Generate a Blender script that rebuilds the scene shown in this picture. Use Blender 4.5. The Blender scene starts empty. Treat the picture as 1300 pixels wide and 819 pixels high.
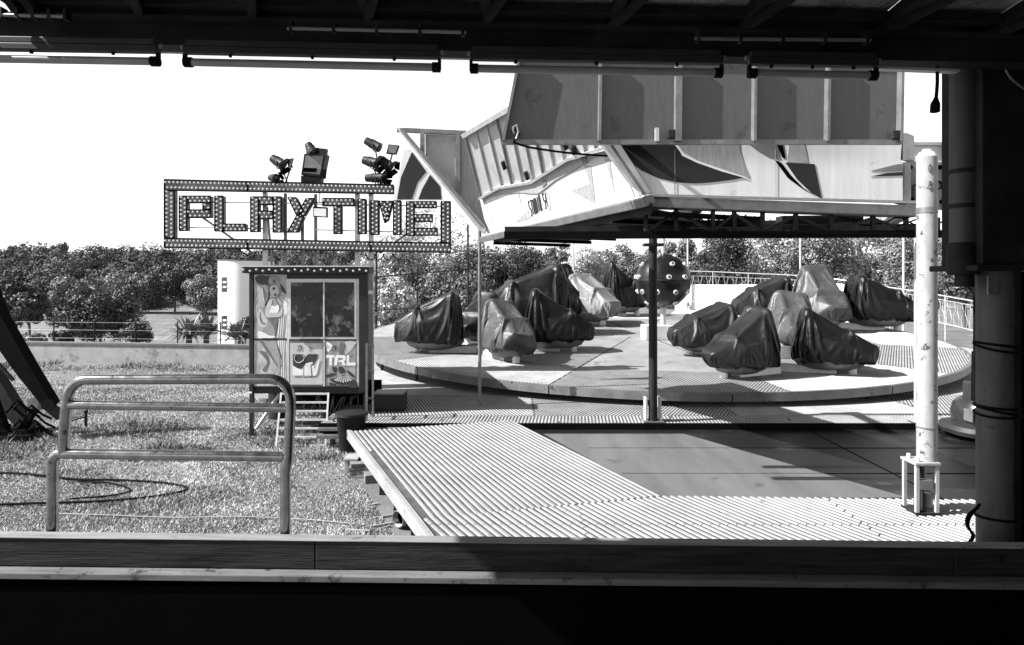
import bpy, bmesh, math, random
import numpy as np
from mathutils import Vector, Matrix

S = bpy.context.scene
COL = S.collection
R_ = math.radians
EYE = 2.95; F = 800.0; HZ = 355.0; CX = 650.0
rnd = random.Random(11)

# ------------------------------------------------------------------ camera / light
cam = bpy.data.cameras.new('camera'); co = bpy.data.objects.new('camera', cam); COL.objects.link(co)
co.location = (0, 0, EYE); co.rotation_euler = (R_(90), 0, 0)
cam.sensor_width = 36; cam.lens = 36 * F / 1300; cam.shift_y = -(409.5 - HZ) / 1300
cam.clip_start = .05; cam.clip_end = 6000
S.camera = co

SUN_EL = R_(41); SUN_DIR = Vector((1, .19, 0)).normalized() * math.cos(SUN_EL) + Vector((0, 0, -math.sin(SUN_EL)))
w = bpy.data.worlds.new('World'); S.world = w; w.use_nodes = True
nt = w.node_tree; nt.nodes.clear()
sky = nt.nodes.new('ShaderNodeTexSky'); sky.sky_type = 'NISHITA'; sky.sun_disc = False
sky.sun_elevation = SUN_EL; sky.sun_rotation = math.atan2(-SUN_DIR.x, -SUN_DIR.y) % (2 * math.pi)
sky.air_density = 1.0; sky.dust_density = 2.5
bw = nt.nodes.new('ShaderNodeSeparateColor'); bg = nt.nodes.new('ShaderNodeBackground'); wo = nt.nodes.new('ShaderNodeOutputWorld')
bg.inputs[1].default_value = .05
nt.links.new(sky.outputs[0], bw.inputs[0])
geo = nt.nodes.new('ShaderNodeTexCoord'); sx = nt.nodes.new('ShaderNodeSeparateXYZ'); hz = nt.nodes.new('ShaderNodeMapRange'); hz.interpolation_type = 'SMOOTHSTEP'
hz.inputs[1].default_value = .26; hz.inputs[2].default_value = .46; hz.inputs[3].default_value = 8.6; hz.inputs[4].default_value = 0
ad = nt.nodes.new('ShaderNodeMath'); ad.operation = 'ADD'
nt.links.new(geo.outputs['Generated'], sx.inputs[0]); nt.links.new(sx.outputs[2], hz.inputs[0]); nt.links.new(bw.outputs[0], ad.inputs[0]); nt.links.new(hz.outputs[0], ad.inputs[1])
nt.links.new(ad.outputs[0], bg.inputs[0]); nt.links.new(bg.outputs[0], wo.inputs[0])
sl = bpy.data.lights.new('sun', 'SUN'); sl.energy = 5.0; sl.angle = R_(.5); sl.color = (1, 1, 1)
so = bpy.data.objects.new('sun', sl); COL.objects.link(so); so.location = (-30, -5, 30)
so.rotation_euler = (-SUN_DIR).to_track_quat('Z', 'Y').to_euler()
S.view_settings.view_transform = 'Standard'; S.view_settings.look = 'None'
S.view_settings.exposure = 1.3; S.view_settings.gamma = 1

# ------------------------------------------------------------------ point helpers
def P(px, py, Y):
    return Vector(((px - CX) * Y / F, Y, EYE - (py - HZ) * Y / F))
def G(px, py, z=0.0):
    return P(px, py, F * (EYE - z) / (py - HZ))
def ray(px, py):
    return Vector(((px - CX) / F, 1, -(py - HZ) / F))
def onplane(px, py, o, n):
    d = ray(px, py); e = Vector((0, 0, EYE))
    return e + d * ((Vector(o) - e).dot(n) / d.dot(n))

# ------------------------------------------------------------------ materials (all neutral: black and white photograph)
def mat(name, v, rough=.6, metal=0., var=.25, scale=6., bump=0., bscale=40., spots=None, spot_scale=9., spot_cut=.62, streak=None, coat=0., spec=.5):
    m = bpy.data.materials.new(name); m.use_nodes = True
    t = m.node_tree; b = t.nodes['Principled BSDF']
    b.inputs['Roughness'].default_value = rough; b.inputs['Metallic'].default_value = metal
    b.inputs['Specular IOR Level'].default_value = spec
    if coat: b.inputs['Coat Weight'].default_value = coat
    tc = t.nodes.new('ShaderNodeTexCoord'); n = t.nodes.new('ShaderNodeTexNoise')
    n.inputs['Scale'].default_value = scale; n.inputs['Detail'].default_value = 8; n.inputs['Roughness'].default_value = .65
    src = tc.outputs['Object']
    if streak:
        mp = t.nodes.new('ShaderNodeMapping'); mp.inputs['Scale'].default_value = streak
        t.links.new(src, mp.inputs[0]); src = mp.outputs[0]
    t.links.new(src, n.inputs['Vector'])
    r = t.nodes.new('ShaderNodeValToRGB')
    a, c = max(.003, v * (1 - var)), min(.95, v * (1 + var))
    r.color_ramp.elements[0].position = .3; r.color_ramp.elements[1].position = .7
    r.color_ramp.elements[0].color = (a, a, a, 1); r.color_ramp.elements[1].color = (c, c, c, 1)
    t.links.new(n.outputs[0], r.inputs[0]); out = r.outputs[0]
    if spots is not None:
        n2 = t.nodes.new('ShaderNodeTexNoise'); n2.inputs['Scale'].default_value = spot_scale; n2.inputs['Detail'].default_value = 10
        n2.inputs['Roughness'].default_value = .7
        t.links.new(tc.outputs['Object'], n2.inputs['Vector'])
        r2 = t.nodes.new('ShaderNodeValToRGB'); r2.color_ramp.elements[0].position = spot_cut; r2.color_ramp.elements[1].position = spot_cut + .06
        t.links.new(n2.outputs[0], r2.inputs[0])
        mx = t.nodes.new('ShaderNodeMix'); mx.data_type = 'RGBA'
        t.links.new(r2.outputs[0], mx.inputs[0]); t.links.new(out, mx.inputs[6]); mx.inputs[7].default_value = (spots, spots, spots, 1)
        out = mx.outputs[2]
    t.links.new(out, b.inputs['Base Color'])
    rr = t.nodes.new('ShaderNodeMapRange'); rr.inputs[3].default_value = max(.05, rough - .12); rr.inputs[4].default_value = min(1, rough + .12)
    t.links.new(n.outputs[0], rr.inputs[0]); t.links.new(rr.outputs[0], b.inputs['Roughness'])
    if bump:
        n3 = t.nodes.new('ShaderNodeTexNoise'); n3.inputs['Scale'].default_value = bscale; n3.inputs['Detail'].default_value = 6
        t.links.new(src, n3.inputs['Vector'])
        bp = t.nodes.new('ShaderNodeBump'); bp.inputs['Strength'].default_value = bump; bp.inputs['Distance'].default_value = .02
        t.links.new(n3.outputs[0], bp.inputs['Height']); t.links.new(bp.outputs[0], b.inputs['Normal'])
    return m

M = {}
M['grass_soil'] = mat('grass_soil', .12, .9, var=.5, scale=.35, bump=.6, bscale=14, spots=.26, spot_scale=.25, spot_cut=.57)
M['blade'] = mat('grass_blade', .34, .7, var=.65, scale=.9)
M['weed'] = mat('weed_leaf', .075, .7, var=.6, scale=3)
M['leaf_dark'] = mat('leaf_dark', .05, .55, var=.5, scale=1.0, spec=.25)
M['leaf_mid'] = mat('leaf_mid', .14, .55, var=.5, scale=.5, spec=.3)
M['leaf_pale'] = mat('leaf_pale', .40, .5, var=.45, scale=.5)
M['leaf_far'] = mat('leaf_far', .095, .8, var=.75, scale=.05, spec=.15)
M['bark'] = mat('bark', .08, .9, var=.4, scale=8)
M['plaster'] = mat('wall_plaster', .27, .9, var=.25, scale=2.2, bump=.2, bscale=30, spots=.15, spot_scale=1.2, spot_cut=.57)
M['coping'] = mat('coping_stone', .12, .9, var=.3)
M['tower'] = mat('white_render', .8, .8, var=.06, scale=1)
M['dark_glass'] = mat('dark_window', .03, .25, var=.4, scale=5)
M['deck'] = mat('ribbed_steel', .33, .55, .05, var=.25, scale=2.2, spots=.17, spot_scale=3, spot_cut=.62, spec=.3)
M['deck_pale'] = mat('ribbed_aluminium', .28, .5, .05, var=.22, scale=1.6, spots=.15, spot_scale=5, spot_cut=.6, spec=.3)
M['table_sheet'] = mat('turntable_sheet', .24, .55, .05, var=.22, scale=1.5, spots=.13, spot_scale=2.4, spot_cut=.58, spec=.3)
M['deck_gap'] = mat('deck_base_sheet', .075, .7, .0, var=.5, scale=3, spec=.2)
M['rim'] = mat('painted_rim', .14, .5, .1, var=.45, scale=2.5, spots=.05, spot_scale=5, spot_cut=.58)
M['floor_shaded'] = mat('shaded_floor', .009, .42, .0, var=.6, scale=.9, bump=.12, bscale=2.5, spots=.03, spot_scale=1.6, spot_cut=.58, streak=(.35, 2.2, 1), spec=.3)  # shade over the arena floor put into a darker base colour
M['floor_lit'] = mat('lit_floor', .115, .45, .0, var=.22, scale=1.3, bump=.05, bscale=3, spots=.075, spot_scale=2.4, spot_cut=.6, streak=(2.2, .4, 1), spec=.25)  # sunlit part of the same floor, brighter in its base colour
M['black'] = mat('black_paint', .006, .6, var=.3, spec=.02)
M['void'] = mat('matt_black_panel', .002, .95, var=.3, spec=0.)
M['dark_steel'] = mat('dark_steel', .022, .5, .1, var=.4, scale=6, spots=.07, spot_scale=14, spot_cut=.66, spec=.15)
M['steel'] = mat('grey_steel', .16, .45, .3, var=.3, scale=5, spots=.06, spot_scale=12, spot_cut=.62)
M['galv'] = mat('galvanised', .5, .4, .35, var=.2, scale=9, spots=.25, spot_scale=20, spot_cut=.66)
M['chrome'] = mat('rail_tube', .22, .2, .9, var=.35, scale=14, spots=.05, spot_scale=25, spot_cut=.6)
M['bounce_slab'] = mat('bounce_slab', .15, .8, var=.3)
M['ledge_low'] = mat('ledge_low', .13, .7, var=.35, scale=6, streak=(.5, 6, 6), spec=.05, spots=.05, spot_scale=10, spot_cut=.58)
M['white_paint'] = mat('white_paint', .72, .5, var=.12, scale=5, spots=.12, spot_scale=9, spot_cut=.68)
M['white_chip'] = mat('chipped_white_paint', .29, .5, var=.22, scale=5, spots=.045, spot_scale=9, spot_cut=.575, streak=(2, 2, .6), spec=.2)
M['ledge'] = mat('ledge_paint', .2, .7, var=.3, scale=6, streak=(.5, 6, 6), spec=.05, spots=.08, spot_scale=10, spot_cut=.6)
M['wood'] = mat('rail_board', .03, .6, var=.6, scale=4, bump=.25, bscale=14, streak=(.6, 9, 9), spec=.05, spots=.012, spot_scale=7, spot_cut=.6)
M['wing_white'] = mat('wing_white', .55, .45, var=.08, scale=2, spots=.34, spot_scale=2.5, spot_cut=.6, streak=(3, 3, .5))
M['front_white'] = mat('front_white', .72, .4, var=.1, scale=2.5, spots=.48, spot_scale=3, spot_cut=.62, streak=(4, 4, .4))
M['swoosh'] = mat('swoosh_dark', .02, .5, var=.2, scale=3, spec=.3)
M['swoosh_grey'] = mat('swoosh_grey', .3, .5, var=.25, scale=5, streak=(5, 5, .5), spots=.16, spot_scale=6)
M['swoosh_mid'] = mat('swoosh_mid', .17, .5, var=.2, scale=5)
M['pale_grey'] = mat('pale_grey_paint', .36, .5, var=.25, scale=4, spots=.16, spot_scale=7, spot_cut=.62)
M['flap'] = mat('flap_sheet', .085, .5, .1, var=.16, scale=5, bump=.08, bscale=60, streak=(4, 4, .8), spots=.055, spot_scale=3, spot_cut=.58)
M['ribbed_sheet'] = mat('ribbed_sheet', .40, .45, .1, var=.16, scale=3, streak=(3, 3, .5), spots=.2, spot_scale=4, spot_cut=.62)
M['roof_under'] = mat('roof_underside', .26, .9, var=.75, scale=2.5, bump=.8, bscale=30, spec=.1)
M['roof_beam'] = mat('roof_beam', .016, .6, .0, var=.6, scale=4, spec=.12)
M['fixture'] = mat('fixture_enamel', .022, .5, var=.3, scale=6, spec=.2)
M['tube_cover'] = mat('tube_cover', .2, .3, var=.2, scale=4)
M['column'] = mat('column_paint', .06, .5, .0, var=.25, scale=5, streak=(3, 3, 1), spots=.02, spot_scale=9, spot_cut=.62, spec=.2)
M['cover_black'] = mat('cover_black', 0.006, 0.42, var=.3, scale=4, bump=.06, bscale=30, spec=.25)
M['cover_dark'] = mat('cover_dark', 0.016, 0.42, var=.3, scale=4, bump=.06, bscale=30, spec=.25)
M['cover_grey'] = mat('cover_grey', 0.06, 0.42, var=.3, scale=4, bump=.06, bscale=30, spec=.25)
M['cover_pale'] = mat('cover_pale', 0.17, 0.45, var=.3, scale=4, bump=.06, bscale=30, spec=.25)
M['ball'] = mat('ball_gloss', .007, .32, .0, var=.4, scale=3, spec=.4)
M['lamp_ring'] = mat('lamp_ring', .7, .3, .3, var=.15)
M['concrete'] = mat('concrete_block', .5, .8, var=.15, bump=.1)
M['letter_face'] = mat('letter_face', .13, .5, .1, var=.7, scale=2.2)
M['bulb'] = mat('bulb_glass', .62, .2, var=.1)
M['booth_dark'] = mat('booth_frame', .018, .5, var=.3, scale=6, spots=.06, spot_scale=12, spot_cut=.66, spec=.3)
M['booth_body'] = mat('booth_body', .2, .6, var=.3)
M['mural'] = mat('mural_ground', .34, .5, var=.65, scale=5, streak=(1.8, 1, .8))
M['mural_low'] = mat('mural_ground_low', .42, .5, var=.5, scale=5, streak=(1.8, 1, .7))
M['skin'] = mat('mural_skin', .3, .5, var=.25, scale=3)
M['skin_shade'] = mat('mural_skin_shade', .13, .5, var=.3, scale=5)
M['mural_dark'] = mat('mural_dark', .03, .5, var=.3)
M['mural_white'] = mat('mural_white', .75, .5, var=.1)
M['panel_pale'] = mat('panel_pale', .48, .5, var=.15, scale=5)
M['panel_grey'] = mat('panel_grey', .26, .5, var=.5, scale=7)
M['frame_pale'] = mat('frame_pale', .52, .45, .2, var=.15)
M['pane'] = mat('booth_pane', .01, .2, var=.9, scale=2.0, bump=.5, bscale=2.6, spec=.35, spots=.12, spot_scale=2.6, spot_cut=.54)  # grey swirls in the base colour imitate reflections in the glass
M['rubber'] = mat('rubber', .02, .6, var=.3)
M['car_paint'] = mat('car_paint', .02, .3, var=.5, scale=3, coat=.2)
M['plastic_dark'] = mat('bin_plastic', .014, .5, var=.3, spec=.2)
M['timber'] = mat('old_timber', .16, .8, var=.5, scale=8, streak=(1, 8, 8))
M['pale_wood'] = mat('pale_timber', .24, .8, var=.3)
M['text_dark'] = mat('lettering_dark', .03, .5, var=.1)
M['text_grey'] = mat('lettering_grey', .14, .5, var=.1)

# ------------------------------------------------------------------ mesh builder
class MB:
    def __init__(s): s.v = []; s.f = []
    def add(s, vs, fs):
        o = len(s.v); s.v += [tuple(v) for v in vs]; s.f += [tuple(i + o for i in f) for f in fs]; return s
    def hexa(s, p):   # 0-3 bottom loop, 4-7 top loop
        return s.add(p, [(3, 2, 1, 0), (4, 5, 6, 7), (0, 1, 5, 4), (1, 2, 6, 5), (2, 3, 7, 6), (3, 0, 4, 7)])
    def box(s, c, d, rz=0.):
        x, y, z = d[0] / 2, d[1] / 2, d[2] / 2; ca, sa = math.cos(rz), math.sin(rz)
        q = [(-x, -y, -z), (x, -y, -z), (x, y, -z), (-x, y, -z), (-x, -y, z), (x, -y, z), (x, y, z), (-x, y, z)]
        return s.hexa([(c[0] + a * ca - b * sa, c[1] + a * sa + b * ca, c[2] + e) for a, b, e in q])
    def span(s, x0, x1, y0, y1, z0, z1):
        return s.box(((x0 + x1) / 2, (y0 + y1) / 2, (z0 + z1) / 2), (abs(x1 - x0), abs(y1 - y0), abs(z1 - z0)))
    def bar(s, p0, p1, wd, ht, up=(0, 0, 1)):
        p0, p1 = Vector(p0), Vector(p1); d = (p1 - p0).normalized(); u = Vector(up)
        a = d.cross(u)
        if a.length < 1e-4: a = d.cross(Vector((1, 0, 0)))
        a = a.normalized() * wd / 2; b = a.cross(d).normalized() * ht / 2
        return s.hexa([p0 - a - b, p0 + a - b, p0 + a + b, p0 - a + b, p1 - a - b, p1 + a - b, p1 + a + b, p1 - a + b])
    def tube(s, pts, r, n=8, cap=True):
        pts = [Vector(p) for p in pts]; rs = r if isinstance(r, (list, tuple)) else [r] * len(pts)
        o = len(s.v); prev = None
        for i, p in enumerate(pts):
            d = (pts[min(i + 1, len(pts) - 1)] - pts[max(i - 1, 0)]).normalized()
            if prev is None:
                a = d.cross(Vector((0, 0, 1)))
                if a.length < 1e-3: a = d.cross(Vector((1, 0, 0)))
            else: a = prev - d * prev.dot(d)
            a.normalize(); prev = a; b = d.cross(a)
            for k in range(n):
                t = 2 * math.pi * k / n; s.v.append(tuple(p + (a * math.cos(t) + b * math.sin(t)) * rs[i]))
        for i in range(len(pts) - 1):
            for k in range(n):
                k2 = (k + 1) % n; s.f.append((o + i * n + k, o + i * n + k2, o + (i + 1) * n + k2, o + (i + 1) * n + k))
        if cap:
            s.f.append(tuple(o + k for k in range(n))[::-1]); s.f.append(tuple(o + (len(pts) - 1) * n + k for k in range(n)))
        return s
    def cyl(s, p0, p1, r0, r1=None, n=16): return s.tube([p0, p1], [r0, r0 if r1 is None else r1], n)
    def prism(s, poly, off):
        n = len(poly); off = Vector(off); a = [Vector(p) for p in poly]; b = [p + off for p in a]
        return s.add(a + b, [tuple(range(n))[::-1], tuple(range(n, 2 * n))] + [(i, (i + 1) % n, n + (i + 1) % n, n + i) for i in range(n)])
    def ball(s, c, r, nu=16, nv=10, sc=(1, 1, 1), half=False):
        c = Vector(c); o = len(s.v); top = nv
        lo = 0. if half else -math.pi / 2
        for j in range(nv + 1):
            e = lo + (math.pi / 2 - lo) * j / nv
            for i in range(nu):
                t = 2 * math.pi * i / nu
                s.v.append((c.x + r * sc[0] * math.cos(e) * math.cos(t), c.y + r * sc[1] * math.cos(e) * math.sin(t), c.z + r * sc[2] * math.sin(e)))
        for j in range(nv):
            for i in range(nu):
                i2 = (i + 1) % nu; s.f.append((o + j * nu + i, o + j * nu + i2, o + (j + 1) * nu + i2, o + (j + 1) * nu + i))
        return s
    def dome(s, c, n, r, h, k=6):   # little bulb: disc pushed along n
        c, n = Vector(c), Vector(n).normalized(); a = n.orthogonal().normalized(); b = n.cross(a); o = len(s.v)
        for rr, hh in ((r, 0), (r * .75, h * .7)):
            for i in range(k):
                t = 2 * math.pi * i / k; s.v.append(tuple(c + (a * math.cos(t) + b * math.sin(t)) * rr + n * hh))
        s.v.append(tuple(c + n * h))
        for i in range(k):
            j = (i + 1) % k; s.f.append((o + i, o + j, o + k + j, o + k + i)); s.f.append((o + k + i, o + k + j, o + 2 * k))
        return s
    def build(s, name, m, parent=None, smooth=False, bevel=0., local=False):
        me = bpy.data.meshes.new(name); me.from_pydata(s.v, [], s.f); me.update()
        bm = bmesh.new(); bm.from_mesh(me); bmesh.ops.recalc_face_normals(bm, faces=bm.faces); bm.to_mesh(me); bm.free()
        return link(name, me, m, parent, smooth, bevel, local)

def rootloc(o):
    v = Vector((0, 0, 0))
    while o: v += o.location; o = o.parent
    return v
def link(name, me, m, parent=None, smooth=False, bevel=0., local=False):
    if parent and not local:
        me.transform(Matrix.Translation(-rootloc(parent)))
    me.materials.append(m if not isinstance(m, str) else M[m])
    if smooth:
        me.polygons.foreach_set('use_smooth', [True] * len(me.polygons))
        try: me.set_sharp_from_angle(angle=R_(40))
        except Exception: pass
    o = bpy.data.objects.new(name, me); COL.objects.link(o)
    if parent: o.parent = parent
    if bevel:
        b = o.modifiers.new('bevel', 'BEVEL'); b.width = bevel; b.segments = 2; b.limit_method = 'ANGLE'
    return o
def tag(o, label, cat, group=None, kind=None):
    if label: o['label'] = label
    if cat: o['category'] = cat
    if group: o['group'] = group
    if kind: o['kind'] = kind
    return o
def thing(name, label, cat, loc=(0, 0, 0), group=None):
    o = bpy.data.objects.new(name, None); COL.objects.link(o); o.location = loc; o.empty_display_size = .2
    return tag(o, label, cat, group)
def struct(o): o['kind'] = 'structure'; return o
def text(name, body, m, parent, o, xa, ya, size, extr=.002, shear=0., sx=1., off=0.):
    c = bpy.data.curves.new(name, 'FONT'); c.body = body; c.size = size; c.extrude = extr; c.align_x = 'CENTER'; c.align_y = 'CENTER'
    c.shear = shear; c.offset = off
    c.materials.append(M[m]); ob = bpy.data.objects.new(name, c); COL.objects.link(ob)
    xa, ya = Vector(xa).normalized(), Vector(ya).normalized(); za = xa.cross(ya).normalized();     mt = Matrix((xa * sx, ya, za)).transposed().to_4x4(); mt.translation = Vector(o) - rootloc(parent)
    bpy.context.view_layer.update()
    me = bpy.data.meshes.new_from_object(ob.evaluated_get(bpy.context.evaluated_depsgraph_get())); bpy.data.objects.remove(ob)
    o2 = bpy.data.objects.new(name, me); COL.objects.link(o2); o2.parent = parent; o2.matrix_local = mt
    return o2

# clip a line to a convex polygon (2d)
def clipline(poly, p, d):
    t0, t1 = -1e9, 1e9; n = len(poly)
    area = sum(poly[i][0] * poly[(i + 1) % n][1] - poly[(i + 1) % n][0] * poly[i][1] for i in range(n))
    sg = 1 if area > 0 else -1
    for i in range(n):
        a, b = poly[i], poly[(i + 1) % n]; ex, ey = b[0] - a[0], b[1] - a[1]
        nx, ny = -ey * sg, ex * sg
        den = nx * d[0] + ny * d[1]; num = nx * (p[0] - a[0]) + ny * (p[1] - a[1])
        if abs(den) < 1e-9:
            if num < 0: return None
        elif den > 0: t0 = max(t0, -num / den)
        else: t1 = min(t1, -num / den)
    return (t0, t1) if t1 - t0 > .03 else None
def ribs(mb, poly, d, period, wb, wt, h, fr, z=0., inset=.003):
    d = Vector(d).normalized(); nrm = Vector((-d.y, d.x))
    ks = [nrm.x * p[0] + nrm.y * p[1] for p in poly]
    k = math.floor(min(ks) / period) * period + period / 2
    while k < max(ks):
        c = clipline(poly, nrm * k, d)
        if c:
            a = nrm * k + d * (c[0] + inset); b = nrm * k + d * (c[1] - inset)
            vs = []
            for q in (a, b):
                for off, zz in ((-wb / 2, z), (-wt / 2, z + h), (wt / 2, z + h), (wb / 2, z)):
                    e = q + nrm * off; vs.append(fr(e.x, e.y, zz))
            mb.add(vs, [(0, 1, 5, 4), (1, 2, 6, 5), (2, 3, 7, 6), (0, 3, 2, 1), (4, 5, 6, 7)])
        k += period
flat = lambda zz: (lambda x, y, z: (x, y, zz + z))

# ------------------------------------------------------------------ tarpaulins: real cloth dropped over a car shape and left to settle
NXC, NYC = 96, 82
def drape(pk, cow, wd, nose, rot, dx, lx, ly, seed):
    def lobe(x, y, z, rx, ry, rz, n=10, m_=6):
        return [(x + rx * math.cos(e) * math.cos(t), y + ry * math.cos(e) * math.sin(t), z + rz * math.sin(e)) for e in [-math.pi / 2 + math.pi * k / m_ for k in range(m_ + 1)] for t in [2 * math.pi * k / n for k in range(n)]]
    tub = [(-1.0, .14, .5), (-1.0, -.14, .5), (-.95, .2, nose), (-.95, -.2, nose), (-.7, .45, .3), (-.7, -.45, .3), (.75, .5, .25), (.75, -.5, .25), (.1, .56, .25), (.1, -.56, .25), (.78, .48, .75), (.78, -.48, .75), (-.25, .5, .68), (-.25, -.5, .68), (-.9, 0, .25)]
    back = lobe(.62, wd * .52, pk - .16, .13, .2, .16) + [(x, wd * .52 + q * .2, .6) for x in (.55, .78) for q in (-1, 1)]
    shield = [(-.42, .34, cow - .06), (-.42, -.34, cow - .06), (-.36, .3, cow), (-.36, -.3, cow), (-.5, .4, .6), (-.5, -.4, .6), (-.25, .4, .6), (-.25, -.4, .6)]
    bm = bmesh.new()
    for pts in (tub, back, [(x, -y, z - .03) for x, y, z in back], shield):
        b2 = bmesh.new()
        for p in pts: b2.verts.new(p)
        bmesh.ops.convex_hull(b2, input=b2.verts); bmesh.ops.delete(b2, geom=[v for v in b2.verts if not v.link_faces], context='VERTS')
        me = bpy.data.meshes.new('tmp'); b2.to_mesh(me); bm.from_mesh(me); b2.free()
    bmesh.ops.triangulate(bm, faces=bm.faces); me = bpy.data.meshes.new('tmp'); bm.to_mesh(me); bm.free()
    o = bpy.data.objects.new('form', me); COL.objects.link(o); o.modifiers.new('c', 'COLLISION')
    o.collision.thickness_outer = .015; o.collision.cloth_friction = 12; o.collision.damping = .5
    rr = random.Random(seed); ca, sa = math.cos(rot), math.sin(rot); vs = []
    for j in range(NYC):
        for i in range(NXC):
            x = (i / (NXC - 1) - .5) * lx; y = (j / (NYC - 1) - .5) * ly
            vs.append((x * ca - y * sa + dx + .12, x * sa + y * ca, 1.62 + .01 * rr.random() + .03 * math.sin(3 * x + y)))
    cm = bpy.data.meshes.new('tmp'); cm.from_pydata(vs, [], [(j * NXC + i, j * NXC + i + 1, (j + 1) * NXC + i + 1, (j + 1) * NXC + i) for j in range(NYC - 1) for i in range(NXC - 1)])
    c = bpy.data.objects.new('cloth', cm); COL.objects.link(c); md = c.modifiers.new('cloth', 'CLOTH'); st = md.settings
    st.quality = 5; st.mass = .25; st.tension_stiffness = 25; st.compression_stiffness = 25; st.shear_stiffness = 8; st.bending_stiffness = .25; st.air_damping = 1.2
    st.tension_damping = 8; st.compression_damping = 8; st.shear_damping = 8
    md.collision_settings.collision_quality = 3; md.collision_settings.distance_min = .012
    md.point_cache.frame_start = 1; md.point_cache.frame_end = 60
    for f in range(1, 50): S.frame_set(f)
    ev = c.evaluated_get(bpy.context.evaluated_depsgraph_get()); m2 = ev.to_mesh(); V = np.array([v.co[:] for v in m2.vertices]); ev.to_mesh_clear()
    bpy.data.objects.remove(c); bpy.data.objects.remove(o); S.frame_set(1)
    return V, V[:, 2] <= .12
CLOTH = [drape(1.46, .95, .42, .60, 0, 0, 4.0, 3.4, 1), drape(1.36, 1.02, .46, .66, .25, .05, 3.9, 3.5, 2), drape(1.5, .88, .38, .55, -.2, -.08, 4.1, 3.4, 3), drape(1.42, 1.0, .44, .62, .35, 0, 3.9, 3.7, 4)]

# ------------------------------------------------------------------ terrain
def gz(x, y):
    edge = 25.0 if x < -9 else (25 + (x + 9) / 6 * 12 if x < -3 else 37.0)
    t = min(1, max(0, (y - edge) / 22)); z = -6 * t * t * (3 - 2 * t)
    if y > 185:
        u = min(1, (y - 185) / 130); z += 14 * u * (2 - u)
    return z
xs = [-1600, -700, -400, -260, -180, -130, -100, -80, -64, -52, -42, -34, -28, -23, -19, -16, -13.5, -11, -9, -7.5, -6, -4.5, -3, 0, 5, 10, 16, 22, 30, 40, 55, 80, 120, 200, 400, 900, 1600]
ys = [-60, -20, -5, 0, 5, 10, 14, 18, 21, 23, 24, 25, 27, 29, 31, 33, 35, 37, 39, 41, 44, 47, 50, 54, 58, 65, 75, 90, 110, 140, 170, 185, 200, 215, 230, 250, 270, 290, 320, 400, 600, 1000, 3000]
mb = MB(); nx = len(xs)
mb.v = [(x, y, gz(x, y)) for y in ys for x in xs]
mb.f = [(j * nx + i, j * nx + i + 1, (j + 1) * nx + i + 1, (j + 1) * nx + i) for j in range(len(ys) - 1) for i in range(nx - 1)]
g = struct(mb.build('ground', 'grass_soil', smooth=True))

def leafmesh(name, pos, size, nrng, m, parent=None, bias=None, flat_=False):
    n = len(pos); a = nrng.normal(size=(n, 3))
    if bias is not None: a = a * .5 + bias
    a /= np.linalg.norm(a, axis=1)[:, None] + 1e-9
    b = np.cross(a, nrng.normal(size=(n, 3))); b /= np.linalg.norm(b, axis=1)[:, None] + 1e-9
    c = np.cross(a, b); s = size * (.6 + .8 * nrng.random((n, 1)))
    v = np.empty((n, 4, 3)); v[:, 0] = pos - b * s; v[:, 1] = pos + c * s * .55 + a * s * .12; v[:, 2] = pos + b * s; v[:, 3] = pos - c * s * .55 + a * s * .12
    me = bpy.data.meshes.new(name); me.vertices.add(n * 4); me.vertices.foreach_set('co', v.reshape(-1))
    me.loops.add(n * 4); me.loops.foreach_set('vertex_index', np.arange(n * 4, dtype=np.int32))
    me.polygons.add(n); me.polygons.foreach_set('loop_start', np.arange(0, n * 4, 4, dtype=np.int32))
    me.update(calc_edges=True); me.validate()
    return link(name, me, m, parent)

def crown_points(nr, c, rx, ry, rz, nb, nl, rb=(.26, .42)):
    c = np.array(c); P_ = []; B_ = []; cs = []
    for i in range(nb):
        d = nr.normal(size=3); d /= np.linalg.norm(d); d[2] = d[2] * .9 + .1
        q = c + d * np.array([rx, ry, rz]) * (.25 + .5 * nr.random() ** .5); cs.append(q)
        r = min(rx, ry) * nr.uniform(*rb); k = int(nl / nb * nr.uniform(.6, 1.3))
        e = nr.normal(size=(k, 3)); e /= np.linalg.norm(e, axis=1)[:, None]
        rr = r * (.62 + .5 * nr.random((k, 1))); P_.append(q + e * rr * np.array([1, 1, .85])); B_.append(e)
    return np.concatenate(P_), np.concatenate(B_), cs

def tree(name, label, cat, x, y, h, cw, ch, m, seed, nl=5000, leaf=.16, nb=22, z=None, group=None, trunk=None):
    nr = np.random.default_rng(seed); z = gz(x, y) if z is None else z
    if y > 40 and leaf > .14: nl = int(nl * 2.6); leaf *= .58
    t = thing(name, label, cat, (x, y, z), group)
    cz = z + h - ch / 2
    pos, bias, cs = crown_points(nr, (x, y, cz), cw / 2, cw / 2, ch / 2, nb, nl)
    keep = pos[:, 2] > z + .05
    leafmesh('crown', pos[keep], leaf, nr, m, t, bias[keep] * 1.25)
    tb = MB(); r0 = max(.03, (trunk or h * .022))
    top = Vector((x + nr.normal() * .1, y, cz))
    tb.tube([(x, y, z - .2), (x + nr.normal() * .1, y, z + (cz - z) * .5), top], [r0, r0 * .8, r0 * .5], 8)
    for q in cs[:9]:
        st = Vector((x, y, z)).lerp(top, nr.uniform(.55, .98)); mid = st.lerp(Vector(q), .5) + Vector((0, 0, .1 * ch))
        tb.tube([st, mid, Vector(q)], [r0 * .45, r0 * .3, r0 * .12], 5)
    tb.build('trunk', 'bark', t)
    return t

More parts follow.
